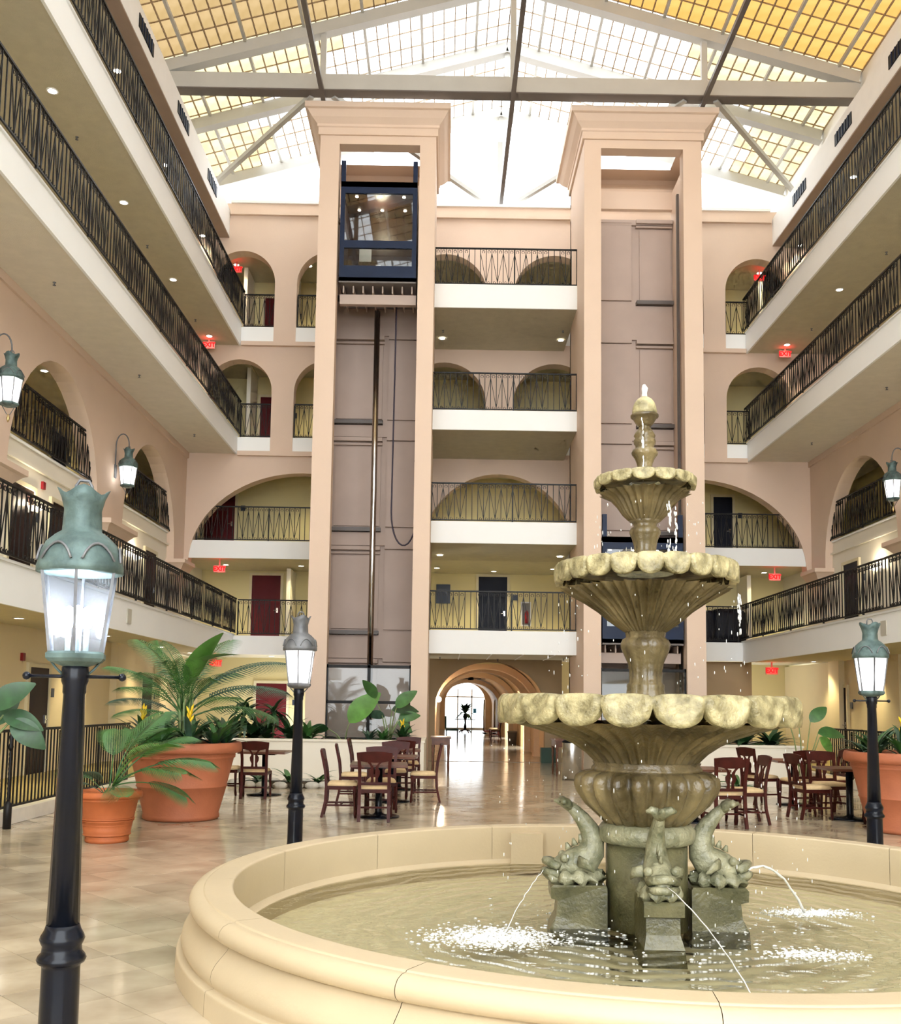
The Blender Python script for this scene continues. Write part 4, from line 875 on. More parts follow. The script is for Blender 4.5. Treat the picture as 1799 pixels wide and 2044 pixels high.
def bowl(pts, nl, Rr, ytop, lipy, nm, lipw):
    """scooped flutes underneath, then a rolled lip of U-shaped lobes with a sunk oval in each"""
    n = nl * 16; k = len(pts)
    def um(r, z, a, i):
        t = i / (k - 1); e = abs(math.sin(nl * a)) ** .8; big_ = abs(math.cos(nl * a / 2)) ** .6
        return (r * (1 - .17 * e ** 1.4 * (.5 + .5 * t) - .05 * t * (1 - big_)), z)
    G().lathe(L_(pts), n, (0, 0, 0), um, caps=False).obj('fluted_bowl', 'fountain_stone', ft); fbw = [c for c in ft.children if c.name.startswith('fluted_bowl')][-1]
    H = lipy - ytop; rows = 13
    lip = [(Rr - .75 * lipw, lipy)] + [(0, 0)] * rows + [(Rr - 1.15 * lipw, ytop + .12 * H), (Rr * .8, ytop + .45 * H), (Rr * .3, ytop + .5 * H)]
    def lm(r, z, a, i):
        s = (nl * a / PI + 1) % 2 - 1; arc = math.sqrt(max(0, 1 - s * s))       # s = -1..1 across one lobe
        zl = zf(lipy) + (1 - arc) * .55 * H * .0035; zt = zf(ytop) - (1 - arc) * .10 * H * .0035
        if i == 0: return (r, zl + .004)
        if i > rows: return (r, z)
        v = (i - 1) / (rows - 1); th = v * PI * .62
        rr = rf(Rr) * (1 - .03 * (1 - arc)) - rf(lipw) * (.16 * (1 - v / .35) ** 2 if v < .35 else .85 * ((v - .35) / .65) ** 2)
        zz = zl + (zt - zl) * math.sin(min(1, v * 1.25) * PI / 2) ** 1.1
        q = (s / .74) ** 2 + ((v - .47) / .36) ** 2
        if q < 1: rr -= rf(lipw) * .20 * (1 - q ** 3)
        return (rr, zz)
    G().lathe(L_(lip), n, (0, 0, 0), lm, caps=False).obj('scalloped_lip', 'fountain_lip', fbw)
    G().lathe([(rf(Rr * .86), zf(ytop + .22 * H)), (.001, zf(ytop + .2 * H))], 48, caps=False).obj('bowl_water', 'water', fbw)
bowl([(100, 1526), (106, 1518), (120, 1504), (143, 1488), (176, 1472), (216, 1459), (250, 1450), (281, 1442)], 20, 298, 1387, 1447, 'b1', 42)
bowl([(41, 1265), (56, 1255), (75, 1242), (95, 1225), (121, 1208), (150, 1192), (172, 1180)], 22, 185, 1130, 1172, 'b2', 26)
bowl([(30, 1047), (46, 1032), (58, 1015), (70, 1002), (84, 995), (96, 989)], 14, 104, 958, 982, 'b3', 17)
def stem(pts, nl, amp, nm): G().lathe(L_(pts), 72, (0, 0, 0), flute(nl, amp)).obj(nm, 'fountain_stone', ft)
stem([(44, 1398), (40, 1389), (37, 1374), (38, 1370), (37, 1366), (33, 1363), (33, 1340), (36, 1325), (42, 1312), (49, 1296), (50, 1288), (46, 1279), (39, 1275), (41, 1264)], 10, .09, 'lower_stem')
stem([(30, 1138), (27, 1128), (26, 1118), (28, 1114), (27, 1110), (22, 1107), (23, 1095), (26, 1082), (31, 1071), (32, 1066), (29, 1060), (23, 1056), (25, 1050), (33, 1045)], 8, .09, 'middle_stem')
stem([(26, 966), (20, 958), (16, 947), (17, 943), (14, 940), (16, 930), (20, 920), (26, 912), (27, 908), (24, 902), (19, 899), (19, 894), (22, 890), (22, 882), (19, 879), (22, 874), (20, 869), (16, 863), (11.5, 857), (12, 853)], 8, .06, 'upper_stem')
G().lathe(L_([(10, 857), (16, 851), (21, 844), (24, 838), (28, 836), (28.5, 832), (26, 830)]), 36).obj('acorn_cup', 'fountain_stone', ft)
G().lathe(L_([(24.5, 831), (25, 824), (23.5, 815), (20, 806), (14.5, 799), (8, 795), (1, 793)]), 36).obj('acorn', 'fountain_lip', ft)
# four dolphins on plinths
def dolphin(ang, label):
    t = thing('dolphin_statue', label, 'statue', (PX, PY, 0), ang)      # local +x points outwards
    pz = [(.27, .0), (.665, .0), (.66, .12), (.62, .20), (.61, .30), (.655, .315), (.66, .385), (.64, .405), (.29, .405), (.28, .385), (.28, .1)]
    vs = []; fs = []; wv = [(.14 if z < .05 else .125 if z < .14 else .105 if z < .31 else .125) for _, z in pz]; n = len(pz)
    for (x, z), w_ in zip(pz, wv): vs += [(x, -w_, z), (x, w_, z)]
    for i in range(n): j = (i + 1) % n; fs.append((2 * i, 2 * j, 2 * j + 1, 2 * i + 1))
    fs += [tuple(2 * i for i in range(n)), tuple(2 * i + 1 for i in range(n - 1, -1, -1))]
    G().add(vs, fs).obj('plinth', 'plinth_stone', t)
    body = [(.66, 0, .47), (.58, 0, .50), (.50, 0, .52), (.42, 0, .555), (.375, 0, .615), (.365, 0, .69), (.39, 0, .765), (.435, 0, .83), (.485, 0, .885), (.525, 0, .92)]
    G().tube(body, [.05, .085, .11, .112, .094, .078, .065, .053, .042, .034], 16, flat=.85).obj('body', 'dolphin_stone', t); bd = [c for c in t.children if c.name.startswith('body')][0]
    g = G()      # tail fluke
    for sy in (-1, 1):
        g.tube([(.52, 0, .91), (.545, sy * .03, .94), (.575, sy * .065, .955), (.565, sy * .095, .945)], [.034, .032, .026, .01], 8)
    g.tube([(.52, 0, .91), (.57, 0, .94), (.63, 0, .955)], [.034, .028, .01], 8); g.obj('tail', 'dolphin_stone', bd)
    g = G()      # wavy frill round the head
    def fm(r, z, a, i): return (r * (1 + .10 * math.sin(11 * a + i)), z + .02 * math.sin(9 * a + 1.3 * i))
    g.lathe([(.10, .40), (.165, .415), (.18, .44), (.16, .475), (.12, .49)], 66, (0, 0, 0), fm); g.v = [(.485 + x * 1.12, y * .76, z) for x, y, z in g.v]
    g.obj('wave_frill', 'dolphin_stone', t)
    g = G()
    g.tube([(.60, -.085, .47), (.665, -.05, .475), (.695, 0, .478), (.665, .05, .475), (.60, .085, .47)], .026, 8)
    g.tube([(.60, -.085, .515), (.655, -.045, .54), (.685, 0, .548), (.655, .045, .54), (.60, .085, .515)], .03, 8); g.obj('lips', 'dolphin_stone', bd)
    for sy in (-1, 1):
        G().ball((.565, sy * .085, .575), .03, 10, 6).obj('eye', 'dolphin_stone', bd)
        g = G().tube([(.47, sy * .10, .56), (.43, sy * .15, .55), (.37, sy * .165, .50)], [.04, .035, .01], 8, flat=.4); g.obj('side_fin', 'dolphin_stone', bd)
    g = G()
    for i in range(5): g.tube([(.53 - i * .045, 0, .63 + i * .02), (.545 - i * .045, 0, .67 + i * .03)], [.026, .008], 6, flat=.6)
    g.obj('crest', 'dolphin_stone', bd)
    return t
rot = R(-2)
for q, l in enumerate(('right', 'rear', 'left', 'front')): dolphin(rot + q * PI / 2, 'mossy stone dolphin spout on the %s side of the fountain base' % l)
# water jets, drops and foam
def jet(p0, p1, h, nm, label, r=.009):
    P_ = []; p0 = Vector(p0); p1 = Vector(p1)
    for i in range(17):
        t = i / 16; q = p0.lerp(p1, t); q.z += 4 * h * t * (1 - t); P_.append(q + Vector((random.uniform(-.004, .004), random.uniform(-.004, .004), random.uniform(-.004, .004)) if 0 < i < 16 else (0, 0, 0)))
    return tag(G().tube(P_, [r * random.uniform(.7, 1.25) for _ in P_], 6).obj(nm, 'foam'), label, 'water jet')
jet((PX + .69, PY - .02, .51), (PX + 1.25, PY + .5, .13), .13, 'water_jet', 'thin arc of water from the right dolphin')
jet((PX - .02, PY - .69, .51), (PX + .2, PY - 1.75, .13), .06, 'water_jet', 'thin stream of water from the front dolphin', .0032)
jet((PX - .69, PY + .02, .5), (PX - .98, PY - .3, .13), .03, 'water_jet', 'short stream of water from the left dolphin', .003)
tag(G().tube([(PX, PY, zf(794)), (PX, PY, zf(786)), (PX + .003, PY, zf(777)), (PX - .004, PY, zf(769))], [.022, .018, .024, .01], 8).obj('top_spout', 'foam'), 'short white spout of water on the acorn top', 'water jet')
g = G()
for i in range(300):
    tier = random.choice([(.62, 2.40, .6), (.62, 2.40, 1.72), (.35, 3.0, 2.62), (1.0, 1.55, .3), (1.0, 1.55, .3)])
    a = random.uniform(0, 2 * PI); rr = tier[0] + random.gauss(0, .035); z = random.uniform(tier[2], tier[1]); l_ = random.uniform(.006, .03)
    x, y = PX + rr * math.cos(a), PY + rr * math.sin(a); g.ball((x, y, z), .0032, 4, 3, (1, 1, l_ / .006))
for a, r_, z0, z1 in ((-1.9, .085, 3.0, 3.62), (-1.2, .30, 2.6, 2.98), (2.6, .1, 3.02, 3.2), (-1.05, .31, 2.55, 2.95), (-.25, .63, 2.1, 2.38)):
    for i in range(40): g.ball((PX + r_ * math.cos(a) + random.gauss(0, .006), PY + r_ * math.sin(a) + random.gauss(0, .006), random.uniform(z0, z1)), .005, 4, 3, (1, 1, 3))
tag(g.obj('falling_drops', 'foam', None, False), 'falling water drops around the fountain tiers', 'water', None, 'stuff')
g = G()
for cx_, cy_, sx, sy, n in ((-1.05, -.38, .34, .26, 1700), (1.3, .52, .26, .12, 700), (.85, -.72, .26, .12, 450), (0, 0, .95, .95, 260), (.24, -1.75, .08, .06, 80)):
    for i in range(n):
        x, y = PX + cx_ + random.gauss(0, sx * .55), PY + cy_ + random.gauss(0, sy * .55)
        if math.hypot(x - PX, y - PY) > PR - .15: continue
        r_ = random.uniform(.003, .0095); g.ball((x, y, .122), r_, 5, 3, (random.uniform(1, 2.4), 1, random.uniform(.3, .9)))
tag(g.obj('foam_splash', 'foam', None, False), 'white foam where water splashes into the pool', 'foam', None, 'stuff')
# ------------------------------------------------------------------ planters
for sd, xa, xb in (('left', -5.0, -.42), ('right', 3.3, 7.4)):
    t = thing('planter', 'low cream planter wall at the foot of the %s lift tower' % sd, 'planter')
    G().box(xa, xb, 20.6, 20.85, 0, .80).obj('front_wall', 'cream_paint', t); G().box(xa - .02, xb + .02, 20.57, 20.9, .80, .84).obj('coping', 'cream_paint', t)
    for x in (xa, xb - .2): G().box(x, x + .2, 20.85, 23.6, 0, .82).obj('end_wall', 'cream_paint', t)
    G().box(xa + .2, xb - .2, 20.85, 23.62, .55, .76).obj('soil_bed', 'soil', t)
# ------------------------------------------------------------------ terracotta pots
def pot(x, y, rb, rt_, h, label, m, rings):
    t = thing('terracotta_pot', label, 'plant pot', (x, y, 0)); w_ = rt_ - rb
    pr = [(rb * .97, 0), (rb * 1.02, .02), (rb * 1.02, .06 * h), (rb, .075 * h)]
    for f in rings:
        r_ = rb + w_ * .78 * f; pr += [(r_, f * h), (r_ + .012, f * h + .008), (r_ + .012, f * h + .018), (r_ + .003, f * h + .026)]
    r_ = rb + w_ * .78 * .82
    pr += [(r_, .81 * h), (r_ + .02, .825 * h), (r_ + .012, .85 * h), (rt_ - .035, .87 * h)]
    G().lathe(pr, 56).obj('body', m, t)
    G().lathe([(rt_ - .04, .865 * h), (rt_ - .005, .88 * h), (rt_, .92 * h), (rt_ - .005, .97 * h), (rt_ - .02, h), (rt_ - .07, h), (rt_ - .085, .95 * h), (rt_ - .09, .8 * h)], 56, caps=False).obj('rim', m, t)
    G().lathe([(rt_ - .085, .90 * h), (.001, .92 * h)], 40, caps=False).obj('soil', 'soil', t)
    return t
pot(-3.58, 13.75, .50, .79, 1.04, 'big terracotta pot with a palm behind the left lamp post', 'terracotta_dull', (.42,))
pot(-3.81, 11.45, .235, .375, .57, 'small terracotta pot in front of the big left pot', 'terracotta', (.40, .44, .13))
pot(6.18, 13.35, .50, .79, 1.05, 'big terracotta pot with yellow bromeliads at the right edge', 'terracotta_dull', (.42,))
# ------------------------------------------------------------------ leaves
def leaf_mesh(L, W, bend, m, n=9, fold=.25, name='leaf'):
    vs = []; fs = []
    for i in range(n + 1):
        t = i / n; a = bend * t; x = L * (math.sin(a) / bend if bend else t); z = -L * ((1 - math.cos(a)) / bend if bend else 0)
        w_ = W * math.sin(PI * min(.985, t ** .8 * .97 + .02)) ** .8
        vs += [(x, -w_ / 2, z + fold * w_ / 2), (x, 0, z), (x, w_ / 2, z + fold * w_ / 2)]
    for i in range(n):
        for j in (0, 1): fs.append((3 * i + j, 3 * i + j + 1, 3 * i + 4 + j, 3 * i + 3 + j))
    return G().add(vs, fs, True).mesh(name, m)
def frond_mesh(L, bend, leaflet, m, n=30, droop=.5, stalk=.25):
    g = G(); P_ = []
    f = lambda t: Vector((L * math.sin(bend * t) / bend, 0, -L * (1 - math.cos(bend * t)) / bend))
    g.tube([f(i / 10) for i in range(11)], [.012 * (1 - .8 * i / 10) for i in range(11)], 5)
    for i in range(n):
        t = stalk + (1 - stalk) * i / (n - 1); p = f(t); d = (f(min(1, t + .01)) - f(t - .01)).normalized()
        lw = .007 if n > 22 else .012; ll = leaflet * math.sin(PI * (.12 + .83 * (i + .5) / n)) ** .7
        for sy in (-1, 1):
            dr = (d * .55 + Vector((0, sy * .8, 0))).normalized(); q = p + dr * ll * .55 + Vector((0, 0, .02)); e = p + dr * ll + Vector((0, 0, -droop * ll))
            wv = d * lw
            g.add([p - wv * .5, p + wv * .5, q + wv, q - wv, e], [(0, 1, 2, 3), (3, 2, 4)])
    return g.mesh('frond', m)
LM = {('blade', m): leaf_mesh(1, .13, 1.1, m) for m in ('leaf_dark', 'leaf_mid', 'leaf_light', 'leaf_grey')}
LM.update({('broad', m): leaf_mesh(1, .42, .55, m, 12) for m in ('leaf_dark', 'leaf_mid', 'leaf_light', 'leaf_grey')})
FR = {m: frond_mesh(1, 1.0, .30, m) for m in ('leaf_dark', 'leaf_mid', 'leaf_light', 'leaf_grey')}
FR2 = {m: frond_mesh(1, .9, .42, m, 22, .35, .45) for m in ('leaf_mid', 'leaf_light', 'leaf_grey')}
def rosette(x, y, z, label, n, L, m, tilt=(15, 75), cat='plant', kind='blade', flower=None, group=None, wsc=1.0):
    t = thing('leafy_plant', label, cat, (x, y, z), random.uniform(0, 6), group)
    for i in range(n):
        s = L * random.uniform(.7, 1.1)
        put('leaf', LM[(kind, m if not isinstance(m, list) else random.choice(m))], t, (0, 0, 0), (random.uniform(-.15, .15), -R(random.uniform(*tilt)), i * 2.4), (s, s * wsc, s))
    if flower:
        g = G()
        for k_ in range(7): a = k_ * 2.4; g.tube([(0, 0, L * .55 + k_ * .02), (.03 * math.cos(a), .03 * math.sin(a), L * .62 + k_ * .028), (.05 * math.cos(a), .05 * math.sin(a), L * .68 + k_ * .03)], [.012, .02, .003], 5)
        g.obj('flower_spike', flower, t); G().tube([(0, 0, 0), (0, 0, L * .6)], .012, 5).obj('stem', 'stalk', t)
    return t
def palm(x, y, z, label, fr, canes=8):
    t = thing('palm', label, 'palm', (x, y, z))
    for k_ in range(canes): a = k_ * .8; G().tube([(.05 * math.cos(a), .05 * math.sin(a), -.1), (.07 * math.cos(a), .07 * math.sin(a), .35), (.11 * math.cos(a), .11 * math.sin(a), .75)], [.022, .02, .014], 6).obj('cane', 'stalk', t)
    for rz_, tl_, L, m, h, typ in fr:
        put('frond', (FR if typ == 0 else FR2 if typ == 1 else LM)[m if typ < 2 else ('broad', m)], t, (.05 * math.cos(R(rz_)), .05 * math.sin(R(rz_)), h), (0, -R(tl_), R(rz_)), L)
    return t
palm(-3.58, 13.75, .95, 'tall areca palm rising from the big left pot', [
    (165, 82, 1.2, 'leaf_mid', .55, 0), (195, 62, 1.2, 'leaf_mid', .45, 0), (185, 42, 1.0, 'leaf_grey', .4, 0), (5, 52, 1.5, 'leaf_grey', .6, 0), (350, 40, 1.45, 'leaf_grey', .5, 0), (20, 30, 1.2, 'leaf_mid', .4, 0),
    (90, 74, 1.2, 'leaf_mid', .5, 0), (60, 60, 1.1, 'leaf_mid', .5, 0), (120, 62, 1.1, 'leaf_dark', .5, 0), (270, 72, 1.0, 'leaf_mid', .5, 0), (300, 60, 1.0, 'leaf_mid', .45, 0), (240, 66, .95, 'leaf_mid', .45, 0), (330, 45, 1.0, 'leaf_mid', .4, 0), (205, 35, .9, 'leaf_mid', .35, 0), (45, 84, 1.15, 'leaf_mid', .6, 0), (140, 85, 1.1, 'leaf_mid', .6, 0), (225, 50, 1.0, 'leaf_mid', .45, 0), (280, 82, .9, 'leaf_light', .5, 0),
    (330, 66, .95, 'leaf_light', .85, 2), (350, 30, .75, 'leaf_light', 1.1, 2)])
for i in range(9):
    a = i * 2 * PI / 9 + .2
    rosette(-3.58 + .56 * math.cos(a), 13.75 + .56 * math.sin(a), .97, 'green strap-leaved bromeliad %s in the big left pot' % ['on the right', 'at the rear right', 'at the rear', 'second at the rear', 'at the rear left', 'on the left', 'at the front left', 'at the front', 'at the front right'][i], 20, .60, ['leaf_dark', 'leaf_grey', 'leaf_mid'], (40, 88), flower='yellow_flower' if i in (7, 5) else None, group='bromeliads in the big left pot')
palm(-3.81, 11.45, .52, 'young fan palm leaning out of the small left pot', [
    (20, 60, 1.0, 'leaf_mid', .1, 1), (340, 35, .95, 'leaf_mid', .12, 1), (60, 58, .9, 'leaf_mid', .1, 1), (0, 18, .85, 'leaf_mid', .1, 1), (300, 25, .7, 'leaf_mid', .05, 1), (170, 55, .55, 'leaf_mid', .0, 1), (100, 74, .85, 'leaf_mid', .1, 1), (220, 45, .5, 'leaf_grey', .0, 1), (40, 84, 1.05, 'leaf_mid', .05, 1), (255, 62, .5, 'leaf_grey', .0, 1), (330, 60, .9, 'leaf_light', .1, 1), (10, 40, 1.1, 'leaf_mid', .1, 1), (350, 74, .9, 'leaf_mid', .1, 1)], 0)
for i in range(8):
    a = i * 2 * PI / 8 + .3
    rosette(6.18 + .5 * math.cos(a), 13.35 + .5 * math.sin(a), .97, 'green bromeliad %s in the right pot' % ['at the rear right', 'at the rear', 'second at the rear', 'at the rear left', 'at the left', 'at the front left', 'at the front', 'at the right'][i], 20, .55, ['leaf_dark', 'leaf_mid', 'leaf_grey'], (40, 88), flower='yellow_flower' if i in (5, 7) else None, group='bromeliads in the right pot')
# bird-of-paradise style plants with long stalks
def paddle(x, y, z, label, st):
    t = thing('paddle_plant', label, 'plant', (x, y, z))
    for (dx, dy, h, rz_, tl_, L, m, *ro) in st:
        G().tube([(dx * .1, dy * .1, 0), (dx * .5, dy * .5, h * .6), (dx, dy, h)], [.016, .012, .009], 6).obj('stalk', 'stalk', t)
        put('leaf', LM[('broad', m)], t, (dx, dy, h), (R(ro[0]) if ro else 0, -R(tl_), R(rz_)), (L, L * (1.3 if ro else .8), L))
    return t
paddle(-2.15, 21.5, .76, 'paddle-leaved plant with one big upright leaf before the left lift shaft', [(.1, 0, .42, 0, 52, .95, 'leaf_light', 65), (-.35, 0, .28, 180, 0, .5, 'leaf_dark', 50), (-.2, .1, .1, 170, 5, .4, 'leaf_dark')])
paddle(-1.2, 21.6, .76, 'tall paddle-leaved plant before the left lift shaft, right of the piston', [(-.3, 0, .95, 180, 60, .5, 'leaf_mid', 65), (.15, 0, .75, 0, 48, .6, 'leaf_mid', 60), (.05, .1, .7, 0, 8, .6, 'leaf_dark', 45), (.2, 0, .5, 0, 18, .5, 'leaf_mid', 60), (-.1, 0, .55, 180, 15, .42, 'leaf_grey', 60), (.2, -.1, .45, 0, -30, .4, 'leaf_mid', 60)])
paddle(7.2, 20.0, .0, 'paddle-leaved plant right of the right planter', [(.15, 0, 1.35, 0, 45, .5, 'leaf_mid', 65), (.3, 0, 1.12, 0, 5, .6, 'leaf_mid', 45), (.3, -.1, 1.05, 0, -45, .45, 'leaf_light', 65), (-.35, 0, 1.6, 180, 15, .75, 'leaf_dark', 50), (-.1, 0, 1.5, 170, 20, .5, 'leaf_dark'), (.1, 0, .5, 60, 30, .5, 'leaf_light'), (-.1, -.1, .45, 220, 30, .5, 'leaf_light')])
paddle(-4.6, 8.2, 0, 'big dark paddle leaves of a plant at the left picture edge', [(.93, -.1, 1.52, 0, 38, .38, 'leaf_dark', 75), (.98, 0, 1.46, 0, -12, .34, 'leaf_dark', 50), (1.05, 0, 1.42, 0, -38, .36, 'leaf_dark', 70), (.9, 0, 1.38, 20, 55, .3, 'leaf_dark', 70), (.75, -.1, 1.05, 0, -50, .35, 'leaf_dark', 60), (.5, .1, 1.5, 150, 30, .4, 'leaf_mid', 60)])
pot(-4.6, 8.2, .2, .3, .45, 'small terracotta pot under the dark paddle leaves at the left edge', 'terracotta', (.4,))
for i, (x, y, L, m) in enumerate(((-4.6, 21.4, .6, 'leaf_dark'), (-4.1, 21.5, .5, 'leaf_dark'), (-3.9, 21.9, .55, 'leaf_mid'), (-3.3, 21.4, .5, 'leaf_dark'), (-2.9, 21.2, .4, 'leaf_mid'), (-1.6, 21.2, .3, 'leaf_grey'), (-.9, 21.3, .35, 'leaf_dark'), (-1.3, 21.15, .3, 'leaf_mid'),
                                   (4.6, 21.2, .4, 'leaf_dark'), (5.2, 21.3, .45, 'leaf_dark'), (5.8, 21.3, .5, 'leaf_mid'), (6.4, 21.3, .6, 'leaf_dark'), (7.0, 21.4, .5, 'leaf_dark'))):
    rosette(x, y, .76, 'low %s leafy plant in the %s planter, %s from its outer end' % ({'leaf_dark': 'dark green', 'leaf_mid': 'green', 'leaf_grey': 'grey-green'}[m], 'left' if x < 0 else 'right', ORD[i] if x < 0 else ORD[12 - i]), 26, L * 1.45, m, (25, 85), group='low plants in the planters', flower='yellow_flower' if i in (6, 10) else None, wsc=1.5)
t = thing('dracaena', 'dracaena with a tuft of drooping leaves above the left planter', 'plant', (-3.72, 21.6, .76))
G().tube([(0, 0, 0), (.03, 0, .35), (.02, 0, .62)], .025, 6).obj('trunk', 'stalk', t)
for i in range(26): put('leaf', LM[('blade', 'leaf_dark')], t, (.02, 0, .6 + .01 * (i % 5)), (0, -R(random.uniform(-15, 70)), i * 2.4), (.55, .7, .55))
t = thing('dracaena', 'bushy dark dracaena right of the big left palm', 'plant', (-4.35, 21.2, .76))
G().tube([(0, 0, 0), (.05, 0, .4), (.1, 0, .8)], .03, 6).obj('trunk', 'stalk', t)
for i in range(34): put('leaf', LM[('blade', 'leaf_dark')], t, (.1, 0, .45 + .02 * (i % 20)), (0, -R(random.uniform(-25, 60)), i * 2.4), (.6, .8, .6))
# small stone-edged beds on the floor
def bed(x, y, rx, ry, label, nst, plants):
    t = thing('stone_bed', label, 'planting bed', (x, y, 0))
    G().lathe([(1, 0), (.98, .07), (.001, .09)], 24).obj('soil_mound', 'soil', t).scale = (rx * .95, ry * .95, 1)
    for i in range(nst):
        a = 2 * PI * i / nst; s = random.uniform(.8, 1.15)
        g = G().ball((0, 0, .05), .1, 8, 5, (1.5 * s, .8, .75)); o = g.obj('stone', 'rock', t); o.location = (rx * math.cos(a), ry * math.sin(a), 0); o.rotation_euler = (0, 0, math.atan2(ry * math.cos(a), -rx * math.sin(a)))
    for i, (px, py, L, m) in enumerate(plants): rosette(x + px, y + py, .07, 'green agave-like plant %s in the bed %s' % (['left', 'middle', 'right', 'rear'][i], label.split(' by ')[-1]), 16, L, m, (10, 70), wsc=1.7)
bed(-3.05, 19.2, 1.0, .5, 'low stone-edged bed by the left planter wall', 20, [(-.5, 0, .45, 'leaf_dark'), (.1, -.1, .45, 'leaf_mid'), (.65, 0, .42, 'leaf_mid')])
bed(4.9, 19.4, 1.3, .5, 'low stone-edged bed by the right planter wall', 24, [(-.5, 0, .45, 'leaf_dark'), (.2, -.1, .45, 'leaf_mid'), (.8, 0, .5, 'leaf_mid')])

# ------------------------------------------------------------------ chairs and tables
def make_chair():
    t = thing('dining_chair', '', 'chair')          # faces local +y
    w_, d = .225, .215
    for sx in (-1, 1):
        G().tube([(sx * (w_ - .005), d - .02, .44), (sx * (w_ - .005), d - .02, .30), (sx * w_, d - .015, .12), (sx * w_, d - .01, .05), (sx * w_, d - .005, 0)], [.024, .022, .016, .022, .016], 8).obj('front_leg', 'cherry_wood', t)
        g = G(); P_ = [(sx * .20, -d - .05, 0), (sx * .20, -d, .22), (sx * .20, -d + .01, .44), (sx * .20, -d - .01, .65), (sx * .215, -d - .07, .93)]
        for p, q in zip(P_, P_[1:]): g.bar(p, q, .034, .044, (1, 0, 0))
        g.obj('rear_post', 'cherry_wood', t)
    fr = [(-.235, .225), (.235, .225), (.20, -.21), (-.20, -.21)]
    sf = G().prism(fr, lambda u, v, z: (u, v, z), .385, .435).obj('seat_frame', 'cherry_wood', t)
    g = G(); n = 4; sec = [(.0, 1.0), (.02, 1.03), (.045, .97), (.058, .80)]; vs = []; fs = []
    for z, s in sec: vs += [(u * s, v * s, .432 + z) for u, v in [(-.215, .21), (0, .222), (.215, .21), (.205, 0), (.188, -.19), (0, -.195), (-.188, -.19), (-.205, 0)]]
    for i in range(3):
        for j in range(8): fs.append((i * 8 + j, i * 8 + (j + 1) % 8, i * 8 + 8 + (j + 1) % 8, i * 8 + 8 + j))
    fs.append(tuple(24 + j for j in range(8))); g.add(vs, fs, True); g.obj('cushion', 'seat_fabric', sf)
    by = lambda z: -d - .01 - (z - .65) * .214 if z > .65 else -d + .01 - (z - .44) * .095
    back = lambda u, z, q: (u, by(z) + q, z)
    cr = [(-.235, .83), (-.19, .815), (-.1, .80), (0, .795), (.1, .80), (.19, .815), (.235, .83), (.245, .93), (.12, .945), (0, .95), (-.12, .945), (-.245, .93)]
    n = len(cr); G().add([back(u, z, -.014) for u, z in cr] + [back(u, z, .014) for u, z in cr], [tuple(range(n)), tuple(range(2 * n - 1, n - 1, -1))] + [(i, (i + 1) % n, n + (i + 1) % n, n + i) for i in range(n)]).obj('crest_rail', 'cherry_wood', t); crl = [c for c in t.children if c.name.startswith('crest_rail')][0]
    for sx in (-1, 1):     # pierced splat: two mirrored halves
        sp = [(sx * .012, .52), (sx * .055, .52), (sx * .045, .58), (sx * .07, .63), (sx * .075, .68), (sx * .05, .72), (sx * .06, .76), (sx * .10, .805), (sx * .06, .805), (sx * .03, .76), (sx * .012, .74)]
        n = len(sp); G().add([back(u, z, -.009) for u, z in sp] + [back(u, z, .009) for u, z in sp], [tuple(range(n)), tuple(range(2 * n - 1, n - 1, -1))] + [(i, (i + 1) % n, n + (i + 1) % n, n + i) for i in range(n)]).obj('splat', 'cherry_wood', crl)
    G().box(-.2, .2, by(.52) - .014, by(.52) + .014, .49, .53).obj('lower_back_rail', 'cherry_wood', t)
    for sx in (-1, 1): G().bar((sx * .215, d - .02, .17), (sx * .2, -d - .01, .17), .02, .025).obj('stretcher', 'cherry_wood', t)
    G().bar((-.207, 0, .17), (.207, 0, .17), .02, .025).obj('stretcher', 'cherry_wood', t)
    return t
def make_table():
    t = thing('cafe_table', '', 'table')
    G().box(-.40, .40, -.40, .40, .715, .75).obj('table_top', 'table_wood', t)
    G().box(-.2, .2, -.2, .2, .69, .715).obj('mounting_plate', 'lamp_black', t)
    G().lathe([(.055, .03), (.05, .08), (.05, .69)], 14).obj('column', 'lamp_black', t)
    G().lathe([(.30, 0), (.30, .015), (.1, .03), (.05, .06)], 28).obj('base', 'lamp_black', t)
    return t
c0, t0 = make_chair(), make_table(); used = [0, 0]
def chair(x, y, deg, label, group):
    o = c0 if not used[0] else copy_tree(c0); used[0] = 1
    o.location = (x, y, 0); o.rotation_euler = (0, 0, R(deg)); tag(o, label, 'chair', group)
def table(x, y, deg, label):
    o = t0 if not used[1] else copy_tree(t0); used[1] = 1
    o.location = (x, y, 0); o.rotation_euler = (0, 0, R(deg)); tag(o, label, 'table', 'cafe tables')
# rotation 0 faces away from the camera
gA = 'chairs left of the passage'
table(-.92, 14.25, 3, 'square wooden cafe table nearest the pool, left of the passage')
chair(-.95, 13.85, 2, 'cherry chair nearest the camera at the front left table, back towards us', gA)
chair(-1.45, 14.3, -88, 'cherry chair at the left side of the front left table', gA)
chair(-.93, 14.95, 183, 'cherry chair on the far side of the front left table', gA)
table(-.85, 16.45, -3, 'square wooden cafe table in the middle of the row left of the passage')
chair(-1.45, 16.1, -86, 'cherry chair at the left of the middle table, nearer one', gA)
chair(-.33, 16.55, 92, 'cherry chair at the right of the middle table, facing left', gA)
chair(-.85, 17.1, 178, 'cherry chair on the far side of the middle table', gA)
table(-.85, 18.85, 2, 'square wooden cafe table at the back of the row, by the left planter wall')
chair(-1.5, 18.7, -90, 'cherry chair at the left of the rear table', gA)
chair(-.7, 19.5, 180, 'cherry chair behind the rear table against the planter wall', gA)
